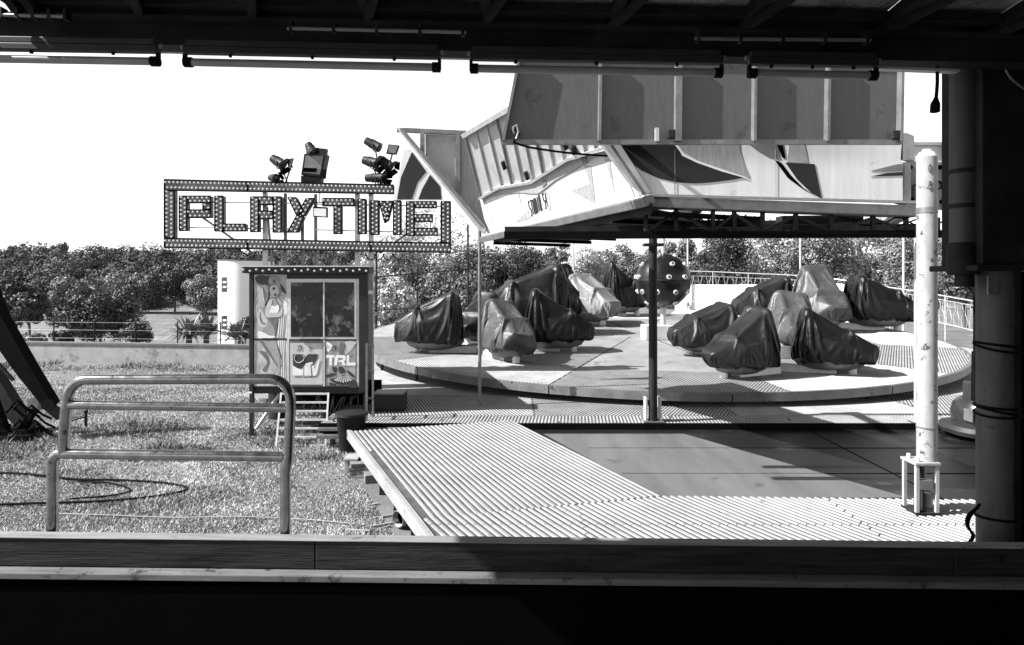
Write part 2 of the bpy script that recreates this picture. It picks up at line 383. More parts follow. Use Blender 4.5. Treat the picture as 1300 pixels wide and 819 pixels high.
# far wood on the hill (reads as one mass)
nr = np.random.default_rng(5); PP = []; BB = []
for i in range(760):
    y = 183 + 140 * nr.random() ** .9; x = nr.uniform(-.92 * y - 6, -.22 * y) if i < 560 else nr.uniform(-.22 * y, .35 * y)
    hgt = nr.uniform(4.5, 9) + 4.5 * (nr.random() > .86); rr = nr.uniform(2.8, 6.8)
    p_, b_, _ = crown_points(nr, (x, y, gz(x, y) + hgt * .62), rr, rr, hgt * .45, 7, 900 if y < 230 else 560, (.42, .6))
    PP.append(p_); BB.append(b_)
pos = np.concatenate(PP); bias = np.concatenate(BB)
wood = leafmesh('woodland', pos, .47, nr, 'leaf_far', None, bias * 1.5)
tag(wood, 'dense dark wood covering the far hillside under the white sky', 'woodland', kind='stuff')

# nearer trees on the lower ground beyond the wall, each placed where the photo has it
def tree_px(name, label, cat, px, ytop, ybot, wpx, Y, m, seed, chf=.85, **k):
    s = Y / F; x = (px - CX) * s; z = gz(x, Y); h = EYE - (ytop - HZ) * s - z; 
    zb = EYE - (ybot - HZ) * s; ch = (EYE - (ytop - HZ) * s) - max(zb, z + .2)
    return tree(name, label, cat, x, Y, h, wpx * s, ch, m, seed, **k)
GT = 'trees beyond the low wall'
tree_px('broadleaf_tree', 'dark round tree at the far left edge behind the leaning steel arm', 'tree', 12, 350, 422, 70, 78, 'leaf_dark', 21, nl=5000, leaf=.3, group=GT)
tree_px('broadleaf_tree', 'short dark tree on a visible bare trunk, left of the big leafy trees', 'tree', 38, 368, 418, 46, 72, 'leaf_dark', 22, nl=4000, leaf=.28, group=GT)
tree_px('broadleaf_tree', 'tallest leafy tree left of centre with pale foliage top below the wood', 'tree', 92, 348, 430, 74, 82, 'leaf_mid', 23, nl=6500, leaf=.3, group=GT)
tree_px('broadleaf_tree', 'wide spreading tree above the middle of the low wall', 'tree', 128, 372, 438, 96, 66, 'leaf_dark', 24, nl=7000, leaf=.24, nb=28, group=GT)
tree_px('shrub', 'rounded dark shrub at the right foot of the spreading tree', 'shrub', 176, 404, 440, 44, 56, 'leaf_dark', 25, nl=2600, leaf=.17, group='shrubs behind the low wall')
tree_px('shrub', 'small scrubby bush just behind the left end of the low wall', 'shrub', 36, 424, 442, 38, 50, 'leaf_mid', 26, nl=1500, leaf=.14, group='shrubs behind the low wall')
tree_px('shrub', 'leafy shrub right of the steel arm below the tall pale topped tree', 'shrub', 80, 418, 440, 30, 52, 'leaf_dark', 27, nl=1500, leaf=.14, group='shrubs behind the low wall')
tree_px('broadleaf_tree', 'dark tree crown directly behind the playtime sign left end', 'tree', 222, 336, 398, 80, 165, 'leaf_dark', 28, nl=5000, leaf=.5, group=GT)
tree_px('broadleaf_tree', 'rounded pale crown beside the white tower at the wood edge', 'tree', 262, 350, 402, 62, 160, 'leaf_mid', 29, nl=4500, leaf=.5, group=GT)
tree_px('broadleaf_tree', 'pale crown standing in front of the wood above the spreading tree', 'tree', 170, 343, 402, 80, 168, 'leaf_mid', 30, nl=5000, leaf=.5, group=GT)

# spiky plants by the tower
def spiky(px, py, Y, seed, label, n=60, hgt=1.5):
    nr = random.Random(seed); s = Y / F; x = (px - CX) * s; z = EYE - (py - HZ) * s; z = min(z, gz(x, Y) + 9)
    zg = gz(x, Y); t = thing('palm_shrub', label, 'shrub', (x, Y, zg), 'spiky shrubs at the tower foot'); m = MB(); tr = MB()
    tr.tube([(x, Y, zg - .1), (x, Y, z)], [.3, .22], 8)
    for i in range(n):
        a = nr.uniform(0, 6.28); l = hgt * nr.uniform(.7, 1.3); e = nr.uniform(.1, 1.3)
        d = Vector((math.cos(a) * math.cos(e), math.sin(a) * math.cos(e), math.sin(e))); p0 = Vector((x, Y, z)); p1 = p0 + d * l * .6; p2 = p0 + d * l - Vector((0, 0, l * .35 * math.cos(e)))
        sd = d.cross(Vector((0, 0, 1))).normalized() * .12
        m.add([p0 - sd * .5, p0 + sd * .5, p1 + sd, p1 - sd, p2], [(0, 1, 2, 3), (3, 2, 4)])
    m.build('foliage', 'leaf_mid', t); tr.build('stem', 'bark', t)
spiky(240, 428, 48, 1, 'spiky palm shrub behind the wall, left of the white tower', 90, 1.9)
spiky(262, 426, 50, 2, 'spiky palm shrub just left of the white tower foot', 90, 2.0)
spiky(302, 432, 46, 3, 'dark spiky shrub in front of the white tower, against the booth', 90, 1.7)
tree_px('shrub', 'tall thin bush rising beside the booth across the white tower', 'shrub', 309, 392, 440, 26, 47, 'leaf_mid', 33, nl=1600, leaf=.14, group='shrubs behind the low wall')

# trees close behind the ride
GR = 'trees behind the railing'
def rt(label, px, ytop, ybot, wpx, Y, m, seed, **k):
    return tree_px('leafy_tree', label, 'tree', px, ytop, ybot + 30, wpx, Y, m, seed, nl=k.pop('nl', 15000), leaf=k.pop('leaf', .095), nb=44, group=GR, **k)
rt('tall pale tree behind the right end of the playtime sign', 545, 258, 400, 130, 44, 'leaf_pale', 41)
rt('pale leafy tree behind the left dark rail posts', 490, 290, 402, 100, 42, 'leaf_pale', 42)
rt('pale tree rising under the left tip of the canopy', 610, 290, 398, 110, 45, 'leaf_mid', 43)
rt('dark green tree behind the tallest covered car', 655, 300, 395, 90, 43, 'leaf_dark', 44)
rt('bright leafy tree left of the white sky gap', 738, 306, 392, 86, 46, 'leaf_pale', 45)
rt('leafy tree right behind the studded ball', 862, 286, 392, 66, 48, 'leaf_mid', 46)
rt('dark tree right of the studded ball behind the railing', 915, 269, 395, 90, 46, 'leaf_dark', 47)
rt('pale tree above the covered car with two humps', 975, 264, 396, 96, 47, 'leaf_pale', 48)
rt('leafy tree between the two right hand lamp poles', 1040, 269, 398, 100, 45, 'leaf_mid', 49)
rt('bright tree behind the rightmost covered car', 1100, 264, 400, 96, 46, 'leaf_pale', 50)
rt('shaded tree behind the white post', 1165, 269, 410, 96, 43, 'leaf_mid', 51)
rt('pale tree at the right behind the curved railing', 1225, 274, 420, 96, 40, 'leaf_mid', 52)
rt('dark leafy tree at the right edge behind the steel column', 1300, 290, 430, 110, 38, 'leaf_dark', 53)
rt('low bushy tree filling the gap below the sign right end', 575, 330, 405, 110, 41, 'leaf_mid', 54)
rt('low pale bush behind the left railing corner', 500, 345, 405, 90, 40, 'leaf_pale', 55)

# ------------------------------------------------------------------ grass and weeds
nr = np.random.default_rng(9)
def blades(n, xr, yr, h, name, m, label, wd=.0065, keep=None, cluster=0):
    y = yr[0] + (yr[1] - yr[0]) * nr.random(n) ** 1.25; u = nr.random(n); 
    x = xr[0](y) + (xr[1](y) - xr[0](y)) * u
    if keep is not None:
        k = keep(x, y); x, y = x[k], y[k]; n = len(x)
    a = nr.uniform(0, 6.28, n); hh = h * nr.uniform(.5, 1.4, n) * (1 + .5 * np.sin(x * 1.7) * np.sin(y * 1.3)); ww = wd * nr.uniform(.7, 1.5, n) * (.6 + y / 14)
    ln = nr.normal(size=(n, 2)) * (hh * .55)[:, None]
    z = np.zeros(n)
    v = np.empty((n, 3, 3)); v[:, 0] = np.stack([x - np.cos(a) * ww, y - np.sin(a) * ww, z], 1); v[:, 1] = np.stack([x + np.cos(a) * ww, y + np.sin(a) * ww, z], 1)
    v[:, 2] = np.stack([x + ln[:, 0], y + ln[:, 1], z + hh], 1)
    me = bpy.data.meshes.new(name); me.vertices.add(n * 3); me.vertices.foreach_set('co', v.reshape(-1))
    me.loops.add(n * 3); me.loops.foreach_set('vertex_index', np.arange(n * 3, dtype=np.int32))
    me.polygons.add(n); me.polygons.foreach_set('loop_start', np.arange(0, n * 3, 3, dtype=np.int32)); me.update(calc_edges=True)
    o = link(name, me, m); tag(o, label, 'grass', kind='stuff'); return o
left = lambda y: -.9 * y - .6
def notdeck(x, y):
    return (x < np.where(y < 10.4, -2.72 + (10.36 - y) * .4416 - .02, -2.2)) & ((np.sin(x * .9 + 1.3 * np.sin(y * .7)) * np.sin(y * 1.1 - x * .4 + np.sin(x)) < .45) | (nr.random(len(x)) < .25)) & ((y < 17.2) | (y > 20.3) | (nr.random(len(x)) < .2))
blades(420000, (left, lambda y: np.minimum(-.05 * y, 0.0)), (4.4, 21.7), .028, 'grass', 'blade', 'short rough grass on the field around the booth', keep=notdeck)
def weedkeep(x, y):
    d = np.sin(x * 2.1 + 1) * np.sin(y * 1.6 + x * .4); return ((d > .15) & (y > 10.2) & (y < 13) & (x < -2.9)) | ((y > 20.6) & (np.sin(x * 1.4) > .1)) 
blades(26000, (left, lambda y: -.2 * y), (10.2, 22.3), .13, 'tall_grass', 'weed', 'tall dark weeds along the wall foot and around the leaning arm', .006, weedkeep)

# ------------------------------------------------------------------ low wall, fence, tower
t = thing('low_wall', 'long low rendered wall with dark coping at the back of the field', 'wall', G(170, 459))
a, b = Vector((-28, 24.1, 0)), Vector((-4.2, 21.0, 0)); d = (b - a).normalized(); nrm = Vector((d.y, -d.x, 0))
mb = MB(); mb.bar(a + Vector((0, 0, .26)), b + Vector((0, 0, .26)), .22, .8); mb.build('wall_face', 'plaster', t)
mb = MB(); mb.bar(a + Vector((0, 0, .69)), b + Vector((0, 0, .69)), .3, .06); mb.build('coping', 'coping', t)
t = thing('wire_fence', 'thin wire fence on slim posts just behind the low wall', 'fence', a + Vector((0, 1, 0)))
mw = MB()
for i in range(15):
    p = a + d * (1.2 + i * 1.65) - nrm * .6; mp = MB(); mp.cyl((p.x, p.y, -.1), (p.x, p.y, 1.45), .022, n=6); mp.build('post', 'dark_steel', t)
for z in (.8, 1.1, 1.38): mw.tube([a - nrm * .6 + Vector((0, 0, z)), b - nrm * .6 + Vector((0, 0, z))], .004, 4)
mw.build('wire', 'steel', t)

Y = 75; s = Y / F; tx = (313 - CX) * s; r = 33 * s
t = thing('white_tower', 'round white tower with two rows of small windows left of the booth', 'tower', (tx, Y, gz(tx, Y)))
ztop = EYE - (332 - HZ) * s
mb = MB(); mb.cyl((tx, Y, gz(tx, Y) - .5), (tx, Y, ztop), r, n=48); mb.build('wall', 'tower', t, smooth=True)
mb = MB(); mb.cyl((tx, Y, ztop), (tx, Y, ztop + .14), r * 1.02, n=48); mb.build('roof', 'coping', t, smooth=True)
def curved(ang0, ang1, z0, z1, rr, m):
    for k in range(5):
        t0 = ang0 + (ang1 - ang0) * k / 5; t1 = ang0 + (ang1 - ang0) * (k + 1) / 5
        q = [(tx + rr * math.sin(x), Y - rr * math.cos(x)) for x in (t0, t1)]; q2 = [(tx + (rr - .2) * math.sin(x), Y - (rr - .2) * math.cos(x)) for x in (t0, t1)]
        m.hexa([(*q[0], z0), (*q[1], z0), (*q2[1], z0), (*q2[0], z0), (*q[0], z1), (*q[1], z1), (*q2[1], z1), (*q2[0], z1)])
for (y0, y1) in ((352, 370), (399, 416)):
    zt, zb = EYE - (y0 - HZ) * s, EYE - (y1 - HZ) * s
    for (x0, x1) in ((281, 284.5), (293.5, 302)):
        an = [math.asin(max(-.985, min(.985, (q - 313) / 33))) for q in (x0, x1)]
        m = MB(); curved(an[0], an[1], zb, zt, r + .03, m); wn = m.build('window', 'dark_glass', t)
        m = MB()
        for f_ in (.33, .66):
            zz = zb + (zt - zb) * f_; curved(an[0] + (an[1] - an[0]) * .45, an[1], zz - .1, zz + .1, r + .09, m)
        m.build('louvre', 'tower', wn)

# ------------------------------------------------------------------ decks and arena
DZ = .45
dd = Vector((.4416, -1)).normalized()
A_, B_, C_, D_ = G(440, 548, DZ), G(650, 534, DZ), G(843, 630, DZ), G(537, 659, DZ)
E_ = G(545, 690, DZ)
root = thing('left_deck', 'pale ribbed metal deck panel running back beside the grass', 'deck', (A_.x, A_.y, 0))
def slab(poly, z0, z1): return MB().prism([(p[0], p[1], z0) for p in poly], (0, 0, z1 - z0))
s1a, s1b = G(486, 599, DZ), G(719.5, 570, DZ)
left_in = Vector((A_.x + .1, A_.y, 0))
slab([A_, B_, C_, D_], DZ - .075, DZ).build('base_sheet', 'deck_gap', root)
mr = MB()
e_ = .012
def lerp(p, q, f): return (p[0] + (q[0] - p[0]) * f, p[1] + (q[1] - p[1]) * f)
seam0 = (lerp(A_, D_, .045), lerp(B_, C_, .03)); seam1 = (lerp(A_, D_, .48), lerp(B_, C_, .5))
def inset_l(p, q, dx): return (p[0] + dx, p[1] + dx * .2)
for (l0, r0, l1, r1) in ((A_, B_, seam0[0], seam0[1]), (seam0[0], seam0[1], seam1[0], seam1[1]), (seam1[0], seam1[1], D_, C_)):
    ribs(mr, [(l0[0] + .1, l0[1] + .02), (r0[0], r0[1]), (r1[0], r1[1]), (l1[0] + .1, l1[1] + .02)], dd, .078, .040, .028, .010, flat(DZ))
mr.build('tread_ribs', 'deck_pale', root)
mr = MB(); mr.bar((A_.x + .03, A_.y, DZ - .045), (E_.x + .03 + .5, E_.y - 1.13, DZ - .045), .05, .15); mr.bar((A_.x + .075, A_.y, DZ + .008), (E_.x + .575, E_.y - 1.13, DZ + .008), .03, .03)
mr.build('edge_beam', 'deck_pale', root, bevel=.006)
for k in range(6):
    f_ = .04 + k * .175; x, y = lerp(A_, E_, f_); x += .18; m = MB(); m.bar((x, y, -.02), (x, y, DZ - .08), .06, .06); m.build('leg', 'dark_steel', root)
# near deck
ND = [(D_.x, D_.y), (C_.x, C_.y), (9.5, 7.0), (9.5, 4.6), (D_.x + .9, 4.6)]
root = thing('near_deck', 'pale ribbed metal deck along the front, under the white post', 'deck', (3, 6, 0))
slab(ND, DZ - .08, DZ - .002).build('base_sheet', 'deck_gap', root)
mr = MB(); cuts = [(-1.2, 1.0), (1.0, 3.35), (3.35, 5.7), (5.7, 9.6)]
dn = Vector((.55, -1)).normalized()
cutp = [-2, G(740, 660, DZ).x, 3.6, 6.1, 10]
ymid = 6.42
def cliphalf(poly, ax, lim, keep_less):
    out = []
    for i in range(len(poly)):
        p, q = poly[i], poly[(i + 1) % len(poly)]
        ip, iq = (p[ax] <= lim) == keep_less, (q[ax] <= lim) == keep_less
        if ip: out.append(p)
        if ip != iq:
            f_ = (lim - p[ax]) / (q[ax] - p[ax]); out.append((p[0] + (q[0] - p[0]) * f_, p[1] + (q[1] - p[1]) * f_))
    return out
for i in range(4):
    pl = cliphalf(cliphalf(ND, 0, cutp[i] + .003, False), 0, cutp[i + 1] - .003, True)
    for half in (True, False):
        q = cliphalf(pl, 1, ymid + (-.003 if half else .003), half)
        if len(q) > 2: ribs(mr, q, dn, .078, .040, .028, .010, flat(DZ))
mr.build('tread_ribs', 'deck_pale', root)
for k in range(5):
    x = .4 + k * 2.1; m = MB(); m.bar((x, 5.0, -.02), (x, 5.0, DZ - .08), .07, .07); m.build('leg', 'dark_steel', root)
# arena floor
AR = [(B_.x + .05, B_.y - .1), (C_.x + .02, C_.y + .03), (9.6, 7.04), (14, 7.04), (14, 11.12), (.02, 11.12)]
struct(slab(AR, .2, .30).build('arena_floor', 'floor_shaded'))
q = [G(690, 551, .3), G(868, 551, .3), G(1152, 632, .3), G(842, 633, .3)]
o = struct(slab(q, .3, .304).build('lit_floor_patch', 'floor_lit'))  # thin sheet painting the sunlit area; the floor around it is coloured as shade
m = MB()
for k in range(2):
    y = 8.6 + k * 1.3; m.span(1.3 - .3 * k + .2, 14, y, y + .012, .301, .3065)
for k in range(4):
    x = 5.2 + k * 2.2; m.span(x, x + .012, 7.1, 11.1, .301, .306)
struct(m.build('floor_joint', 'void'))

# far deck (platform that carries the turntable)
FZ = .40; FY = 11.15
root = thing('ride_platform', 'broad ribbed platform in front of and under the turntable', 'platform', (4, FY, 0))
PL = [(-3.4, FY), (15.5, FY), (17, 16), (17, 32), (-6, 32), (-6, 14.2), (-3.4, 13.4)]
slab(PL, FZ - .1, FZ).build('base_sheet', 'deck', root)
m = MB(); m.span(-3.38, 15.48, FY + .01, 13.92, FZ, FZ + .003); m.build('tread_plate', 'deck_gap', root)
mr = MB()
for i in range(9):
    x0 = -3.35 + i * 2.1; ribs(mr, [(x0, FY + .02), (x0 + 2.08, FY + .02), (x0 + 2.08, 11.75), (x0, 11.75)], (.10, 1), .062, .036, .026, .009, flat(FZ))
for i in range(5):
    x0 = -3.35 + i * 3.8; ribs(mr, [(x0, 11.78), (x0 + 3.76, 11.78), (x0 + 3.76, 13.9), (x0, 13.9)], (.5, 1) if i % 2 else (-.3, 1), .062, .036, .026, .008, flat(FZ))
mr.build('tread_ribs', 'deck', root)
m = MB(); m.span(-3.4, 15.5, FY - .03, FY - .002, .18, FZ + .012); m.build('fascia', 'black', root)
m = MB(); m.span(-3.4, -.2, FY - .12, FY - .034, .3, .345); m.span(-3.4, -.2, FY - .2, FY - .034, .18, .24); m.build('side_rail', 'steel', root)
for k in range(6):
    m = MB(); x = -3.2 + k * .6; m.bar((x, FY + .1, -.02), (x, FY + .1, FZ - .1), .08, .08); m.build('leg', 'dark_steel', root)

# turntable
TC = Vector((4.377, 21.916, 1.106)); TR = 9.411; TB = .044
def disc(x, y, z=0.):
    n = Vector((0, -TB, 1)).normalized(); v = Vector((0, 1, TB)).normalized()
    return TC + Vector((1, 0, 0)) * x + v * y + n * z
def disc_px(px, py, z=0.):
    n = Vector((0, -TB, 1)).normalized(); return onplane(px, py, disc(0, 0, z), n)
root = thing('turntable', 'huge round tilted turntable floor carrying the covered ride cars', 'turntable', disc(0, 0, -.5))
m = MB(); N = 144
for zz in (0, -.03): m.v += [tuple(disc(TR * math.cos(2 * math.pi * k / N), TR * math.sin(2 * math.pi * k / N), zz)) for k in range(N)]
m.f = [tuple(range(N)), tuple(range(N, 2 * N))[::-1]] + [(k, (k + 1) % N, N + (k + 1) % N, N + k) for k in range(N)]
m.build('floor_sheet', 'table_sheet', root)
NS = 16
for k in range(NS):   # rim segments, each a bent channel
    m = MB(); n0 = 7
    for j in range(n0):
        t0 = 2 * math.pi * (k + (j + .03 * (j == 0)) / n0) / NS; t1 = 2 * math.pi * (k + (j + 1 - .03 * (j == n0 - 1)) / n0) / NS
        pr = [(TR - .05, .012), (TR + .015, .012), (TR + .015, -.17), (TR - .05, -.17)]
        m.hexa([disc(a_ * math.cos(t0), a_ * math.sin(t0), b_) for a_, b_ in pr] + [disc(a_ * math.cos(t1), a_ * math.sin(t1), b_) for a_, b_ in pr])
    m.build('rim_segment', 'rim', root)
mr = MB(); sm = MB(); gp_ = MB()
for k in range(12):
    t0, t1 = 2 * math.pi * k / 12 + .13, 2 * math.pi * (k + 1) / 12 + .13
    for (r0, r1) in ((4.6, 7.1), (7.12, TR - .07)):
        if (k * 7 + int(r0)) % 5 == 0 and r0 < 5: continue
        g_ = .012 / r0
        pl = [(r0 / math.cos((t1 - t0) / 2) * math.cos(t0 + g_), r0 / math.cos((t1 - t0) / 2) * math.sin(t0 + g_))] + [(r1 * math.cos(t0 + g_ + (t1 - t0 - 2 * g_) * i / 6), r1 * math.sin(t0 + g_ + (t1 - t0 - 2 * g_) * i / 6)) for i in range(7)] + [(r0 / math.cos((t1 - t0) / 2) * math.cos(t1 - g_), r0 / math.cos((t1 - t0) / 2) * math.sin(t1 - g_))]
        dv = (.62, 1) if (k + (r0 > 5)) % 2 else (-.38, 1)
        gp_.prism([disc(x, y, .001) for x, y in pl], disc(0, 0, .003) - disc(0, 0, .001)); ribs(mr, pl, dv, .062, .036, .026, .007, lambda x, y, z: disc(x, y, z + .003))
    a_ = disc(1.2 * math.cos(t0), 1.2 * math.sin(t0), .003); b_ = disc((TR - .06) * math.cos(t0), (TR - .06) * math.sin(t0), .003); sm.bar(a_, b_, .022, .006)
gp_.build('tread_plate', 'deck_gap', root); mr.build('tread_ribs', 'deck', root); sm.build('panel_joint', 'black', root)
for k in range(26):   # short supports under the rim
    t0 = 2 * math.pi * k / 26; p = disc((TR - .35) * math.cos(t0), (TR - .35) * math.sin(t0), -.03)
    m = MB(); m.bar((p.x, p.y, FZ - .002), (p.x, p.y, p.z), .07, .07); m.build('support', 'dark_steel', root)

# ------------------------------------------------------------------ covered ride cars
def cover_mesh(seed, L=1.0, W=1.0, H=1.0):
    rs = np.random.default_rng(seed); V, low = CLOTH[seed % 4]; V = V.copy()
    if (seed // 4) % 2: V[:, 1] *= -1
    A = np.arctan2(V[:, 1], V[:, 0] - .05); hem = .20 + .03 * np.sin(5 * A + rs.uniform(0, 6)) + .022 * np.sin(11 * A + rs.uniform(0, 6))
    ok = ~low & (V[:, 2] > hem - .06)
    g_ = np.clip((.55 - V[:, 2]) / .4, 0, 1) ** 2 * .10           # cord in the hem pulls the cloth in
    V[:, 0] -= (V[:, 0] - .05) * g_; V[:, 1] -= V[:, 1] * g_ * 1.2; V[:, 2] = np.maximum(V[:, 2], hem)
    V *= np.array([L, W, H]); V[:, 2] += .06; F_ = []; idx = -np.ones(len(V), int); use = []
    for j in range(NYC - 1):
        for i in range(NXC - 1):
            q = (j * NXC + i, j * NXC + i + 1, (j + 1) * NXC + i + 1, (j + 1) * NXC + i)
            if ok[q[0]] and ok[q[1]] and ok[q[2]] and ok[q[3]]:
                for v in q:
                    if idx[v] < 0: idx[v] = len(use); use.append(v)
                F_.append(tuple(int(idx[v]) for v in q))
    return V[use], F_
ARMS = 'covered cars on the turntable'
def ride_car(px, py, head, scale, m, seed, label, L=1., W=1., H=1., hub=None):
    p = disc_px(px, py); t = thing('covered_ride_car', label, 'ride car', p, ARMS); t.scale = (scale,) * 3
    t.rotation_euler = (math.atan(TB) * 1.0, 0, R_(head))
    V, F_ = cover_mesh(seed, L, W, H); mb = MB(); mb.v = [tuple(v) for v in V]; mb.f = F_
    cv = mb.build('cover', m, t, smooth=True, local=True); sb = cv.modifiers.new('smooth', 'SUBSURF'); sb.levels = sb.render_levels = 1
    b = MB(); n = 24   # boat shaped base under the cover
    prof = []
    for k in range(n):
        a_ = 2 * math.pi * k / n; x = .1 + .86 * math.cos(a_); y = .44 * math.sin(a_) * (1 if x > -.2 else max(.25, 1 + (x + .2) * .9)); prof.append((x, y))
    for sc_, z in ((.62, .10), (.88, .18), (1., .30), (.9, .36)): b.v += [(x * sc_ * L, y * sc_ * W, z) for x, y in prof]
    for j in range(3): b.f += [(j * n + k, j * n + (k + 1) % n, (j + 1) * n + (k + 1) % n, (j + 1) * n + k) for k in range(n)]
    b.f += [tuple(range(n))[::-1], tuple(range(3 * n, 4 * n))]
    b.build('hull', 'steel', t, smooth=True, local=True)
    b = MB(); b.hexa([(-.05, -.16, .0), (1.25, -.2, .0), (1.25, .2, .0), (-.05, .16, .0), (-.05, -.13, .15), (1.25, -.16, .2), (1.25, .16, .2), (-.05, .13, .15)])
    b.build('arm', 'galv', t, local=True, bevel=.01)
    b = MB(); b.cyl((-.42, 0, 0), (-.42, 0, .2), .09, n=12); b.build('foot', 'white_paint', t, local=True)
    return t
CARS = [
 (548, 447, 0, 1.02, 'cover_dark', 1, 'black covered car pointing left at the left edge of the turntable', 1.05, 1, 1.0),
 (604, 436, 60, 1.0, 'cover_dark', 2, 'dark covered car half hidden between the leftmost car and the thin pole', .9, 1, .95),
 (645, 458, 118, 1.03, 'cover_grey', 3, 'grey shiny covered car with a dark flat top just right of the thin pole', .95, 1, .95),
 (708, 446, 176, 1.06, 'cover_black', 4, 'black covered car pointing right beside the grey shiny one', 1.05, 1.05, 1.02),
 (668, 424, 12, 1.55, 'cover_dark', 5, 'largest tallest covered car, rising behind the left group', 1.1, 1., 1.0),
 (712, 412, 100, 1.3, 'cover_black', 6, 'black covered car in the gap between the tallest car and the grey car', .9, 1., 1.08),
 (752, 412, 128, 1.3, 'cover_pale', 7, 'pale grey covered car with creased sides left of the black hooded one', 1.0, 1.1, .95),
 (792, 401, 185, 1.38, 'cover_black', 8, 'black hooded covered car directly left of the studded ball', .8, 1., 1.05),
 (893, 450, 10, 1.0, 'cover_dark', 9, 'pleated covered car pointing left, just right of the dark pole', 1.05, 1.1, .92),
 (936, 478, 24, .93, 'cover_dark', 10, 'frontmost covered car with a smooth sloping nose', 1.05, 1.05, 1.0),
 (1006, 450, 78, 1.08, 'cover_grey', 11, 'grey covered car in the middle of the right front group', .9, 1.0, 1.0),
 (1058, 474, 160, .95, 'cover_black', 12, 'black pleated covered car pointing right at the front right', 1.05, 1.05, .98),
 (968, 412, 8, 1.28, 'cover_dark', 13, 'dark covered car pointing left in the back right group', 1.0, 1., .95),
 (1044, 420, 95, 1.38, 'cover_grey', 14, 'upright grey covered car behind the right front group', .8, 1.05, 1.02),
 (1118, 419, 172, 1.34, 'cover_black', 15, 'rightmost covered car, black and wide, before the curved railing', 1.0, 1.15, .92),
]
for c in CARS: ride_car(*c[:7], L=c[7] * .90, W=c[8] * 1.02, H=c[9] * (1.2 if c[5] == 1 else 1.08))
for i, (px, py, lb) in enumerate(((632, 432, 'round steel hub between the left front covered cars'), (990, 452, 'round steel hub between the right front covered cars'), (742, 402, 'round steel hub between the back left covered cars'), (1040, 410, 'round steel hub between the back right covered cars'))):
    p = disc_px(px, py); t = thing('cross_hub', lb, 'hub', p, 'hubs the ride cars turn on')
    m = MB(); m.cyl(p, p + Vector((0, 0, .3)), .5, .42, 24); m.build('drum', 'steel', t, smooth=True)
    m = MB(); m.cyl(p + Vector((0, 0, .3)), p + Vector((0, 0, .42)), .2, .16, 16); m.build('cap', 'galv', t, smooth=True)

# studded ball on its post
bp = disc_px(838, 430); t = thing('studded_ball', 'big dark ball set with round lamps on a post at the ride centre', 'ball', bp)
YB = bp.y; bc = P(842, 356, YB); br = 34.5 * YB / F
m = MB(); m.ball(bc, br, 40, 24); ballo = m.build('sphere', 'ball', t, smooth=True)
m = MB(); ring = [bc + Vector((math.cos(a_) * (br + .004), math.sin(a_) * (br + .004), -.0)) for a_ in [2 * math.pi * k / 40 for k in range(41)]]; m.tube(ring, .025, 6); m.build('seam_band', 'dark_steel', t, smooth=True)
for e, n_, o_ in ((-.95, 5, .2), (-.42, 9, .1), (.12, 10, .45), (.62, 8, .2), (1.1, 4, .6)):
    for k in range(n_):
        a_ = 2 * math.pi * (k + o_) / n_; n = Vector((math.cos(e) * math.cos(a_), math.cos(e) * math.sin(a_), math.sin(e)))
        m = MB(); m.cyl(bc + n * (br - .02), bc + n * (br + .05), .085, .07, 14); sp = m.build('spot_lamp', 'lamp_ring', t, smooth=True)
        m = MB(); m.dome(bc + n * (br + .051), n, .045, .015, 10); m.build('lens', 'dark_glass', sp, smooth=True)
m = MB(); m.cyl((bc.x, bc.y, bp.z + .3), (bc.x, bc.y, bc.z - br + .03), .09, n=14); m.build('post', 'galv', t, smooth=True)
m = MB(); m.cyl((bc.x, bc.y, bc.z + br - .03), (bc.x, bc.y, bc.z + br + 1.2), .06, n=12); m.build('hanger_rod', 'galv', t, smooth=True)
m = MB(); m.box((bc.x - .15, bp.y, bp.z + .22), (1.0, .8, .46)); m.build('base_block', 'concrete', t, bevel=.02)

# ------------------------------------------------------------------ railings round the back of the ride
def railing(label, tops, bots, m, n_per, wavy, seg=14, postr=.024):
    # tops/bots: pixel rows; depth from the disc edge ring
    pts = []
    for (px, yt, yb) in bots:
        p = P(px, yb, YR(px, yb)); q = P(px, yt, p.y); pts.append((p, q))
    t = thing('railing', label, 'railing', pts[0][0], 'railings around the ride')
    mt = MB(); mt.tube([q for p, q in pts], .026, 8); mt.build('top_rail', m, t, smooth=True)
    mt = MB(); mt.tube([p + (q - p) * .86 for p, q in pts], .014, 6); mt.build('upper_rail', m, t, smooth=True)
    mt = MB(); mt.tube([p + (q - p) * .1 for p, q in pts], .022, 6); mt.build('bottom_rail', m, t, smooth=True)
    for p, q in pts:
        mt = MB(); mt.cyl((p.x, p.y, .3), q, postr, n=8); mt.build('post', m, t)
    k = 0
    for i in range(len(pts) - 1):
        for j in range(n_per):
            f_ = (j + .5) / n_per; p = pts[i][0].lerp(pts[i + 1][0], f_); q = pts[i][1].lerp(pts[i + 1][1], f_); d_ = (pts[i + 1][0] - pts[i][0]).normalized()
            sg = 1 if k % 2 else -1; k += 1
            if wavy: pp = [p + (q - p) * (.1 + .76 * u / seg) + d_ * sg * .09 * math.sin(2 * math.pi * u / seg) * math.sin(math.pi * u / seg) for u in range(seg + 1)]
            else: pp = [p + (q - p) * .1, p + (q - p) * .86]
            mt = MB(); mt.tube(pp, .010, 5); mt.build('baluster', m, t, smooth=True)
    return t
def YR(px, yb): return onplane(px, yb, disc(0, 0, -.1), Vector((0, -TB, 1)).normalized()).y
railing('white railing with wavy bars curving round the right and back of the ride', None, [(862, 344, 387), (905, 345, 388), (950, 347, 389.5), (1000, 349, 391), (1050, 353, 393), (1095, 359, 397), (1130, 365, 401), (1165, 370, 407), (1200, 376, 415), (1240, 383, 425), (1275, 389, 435)], 'galv', 8, True)
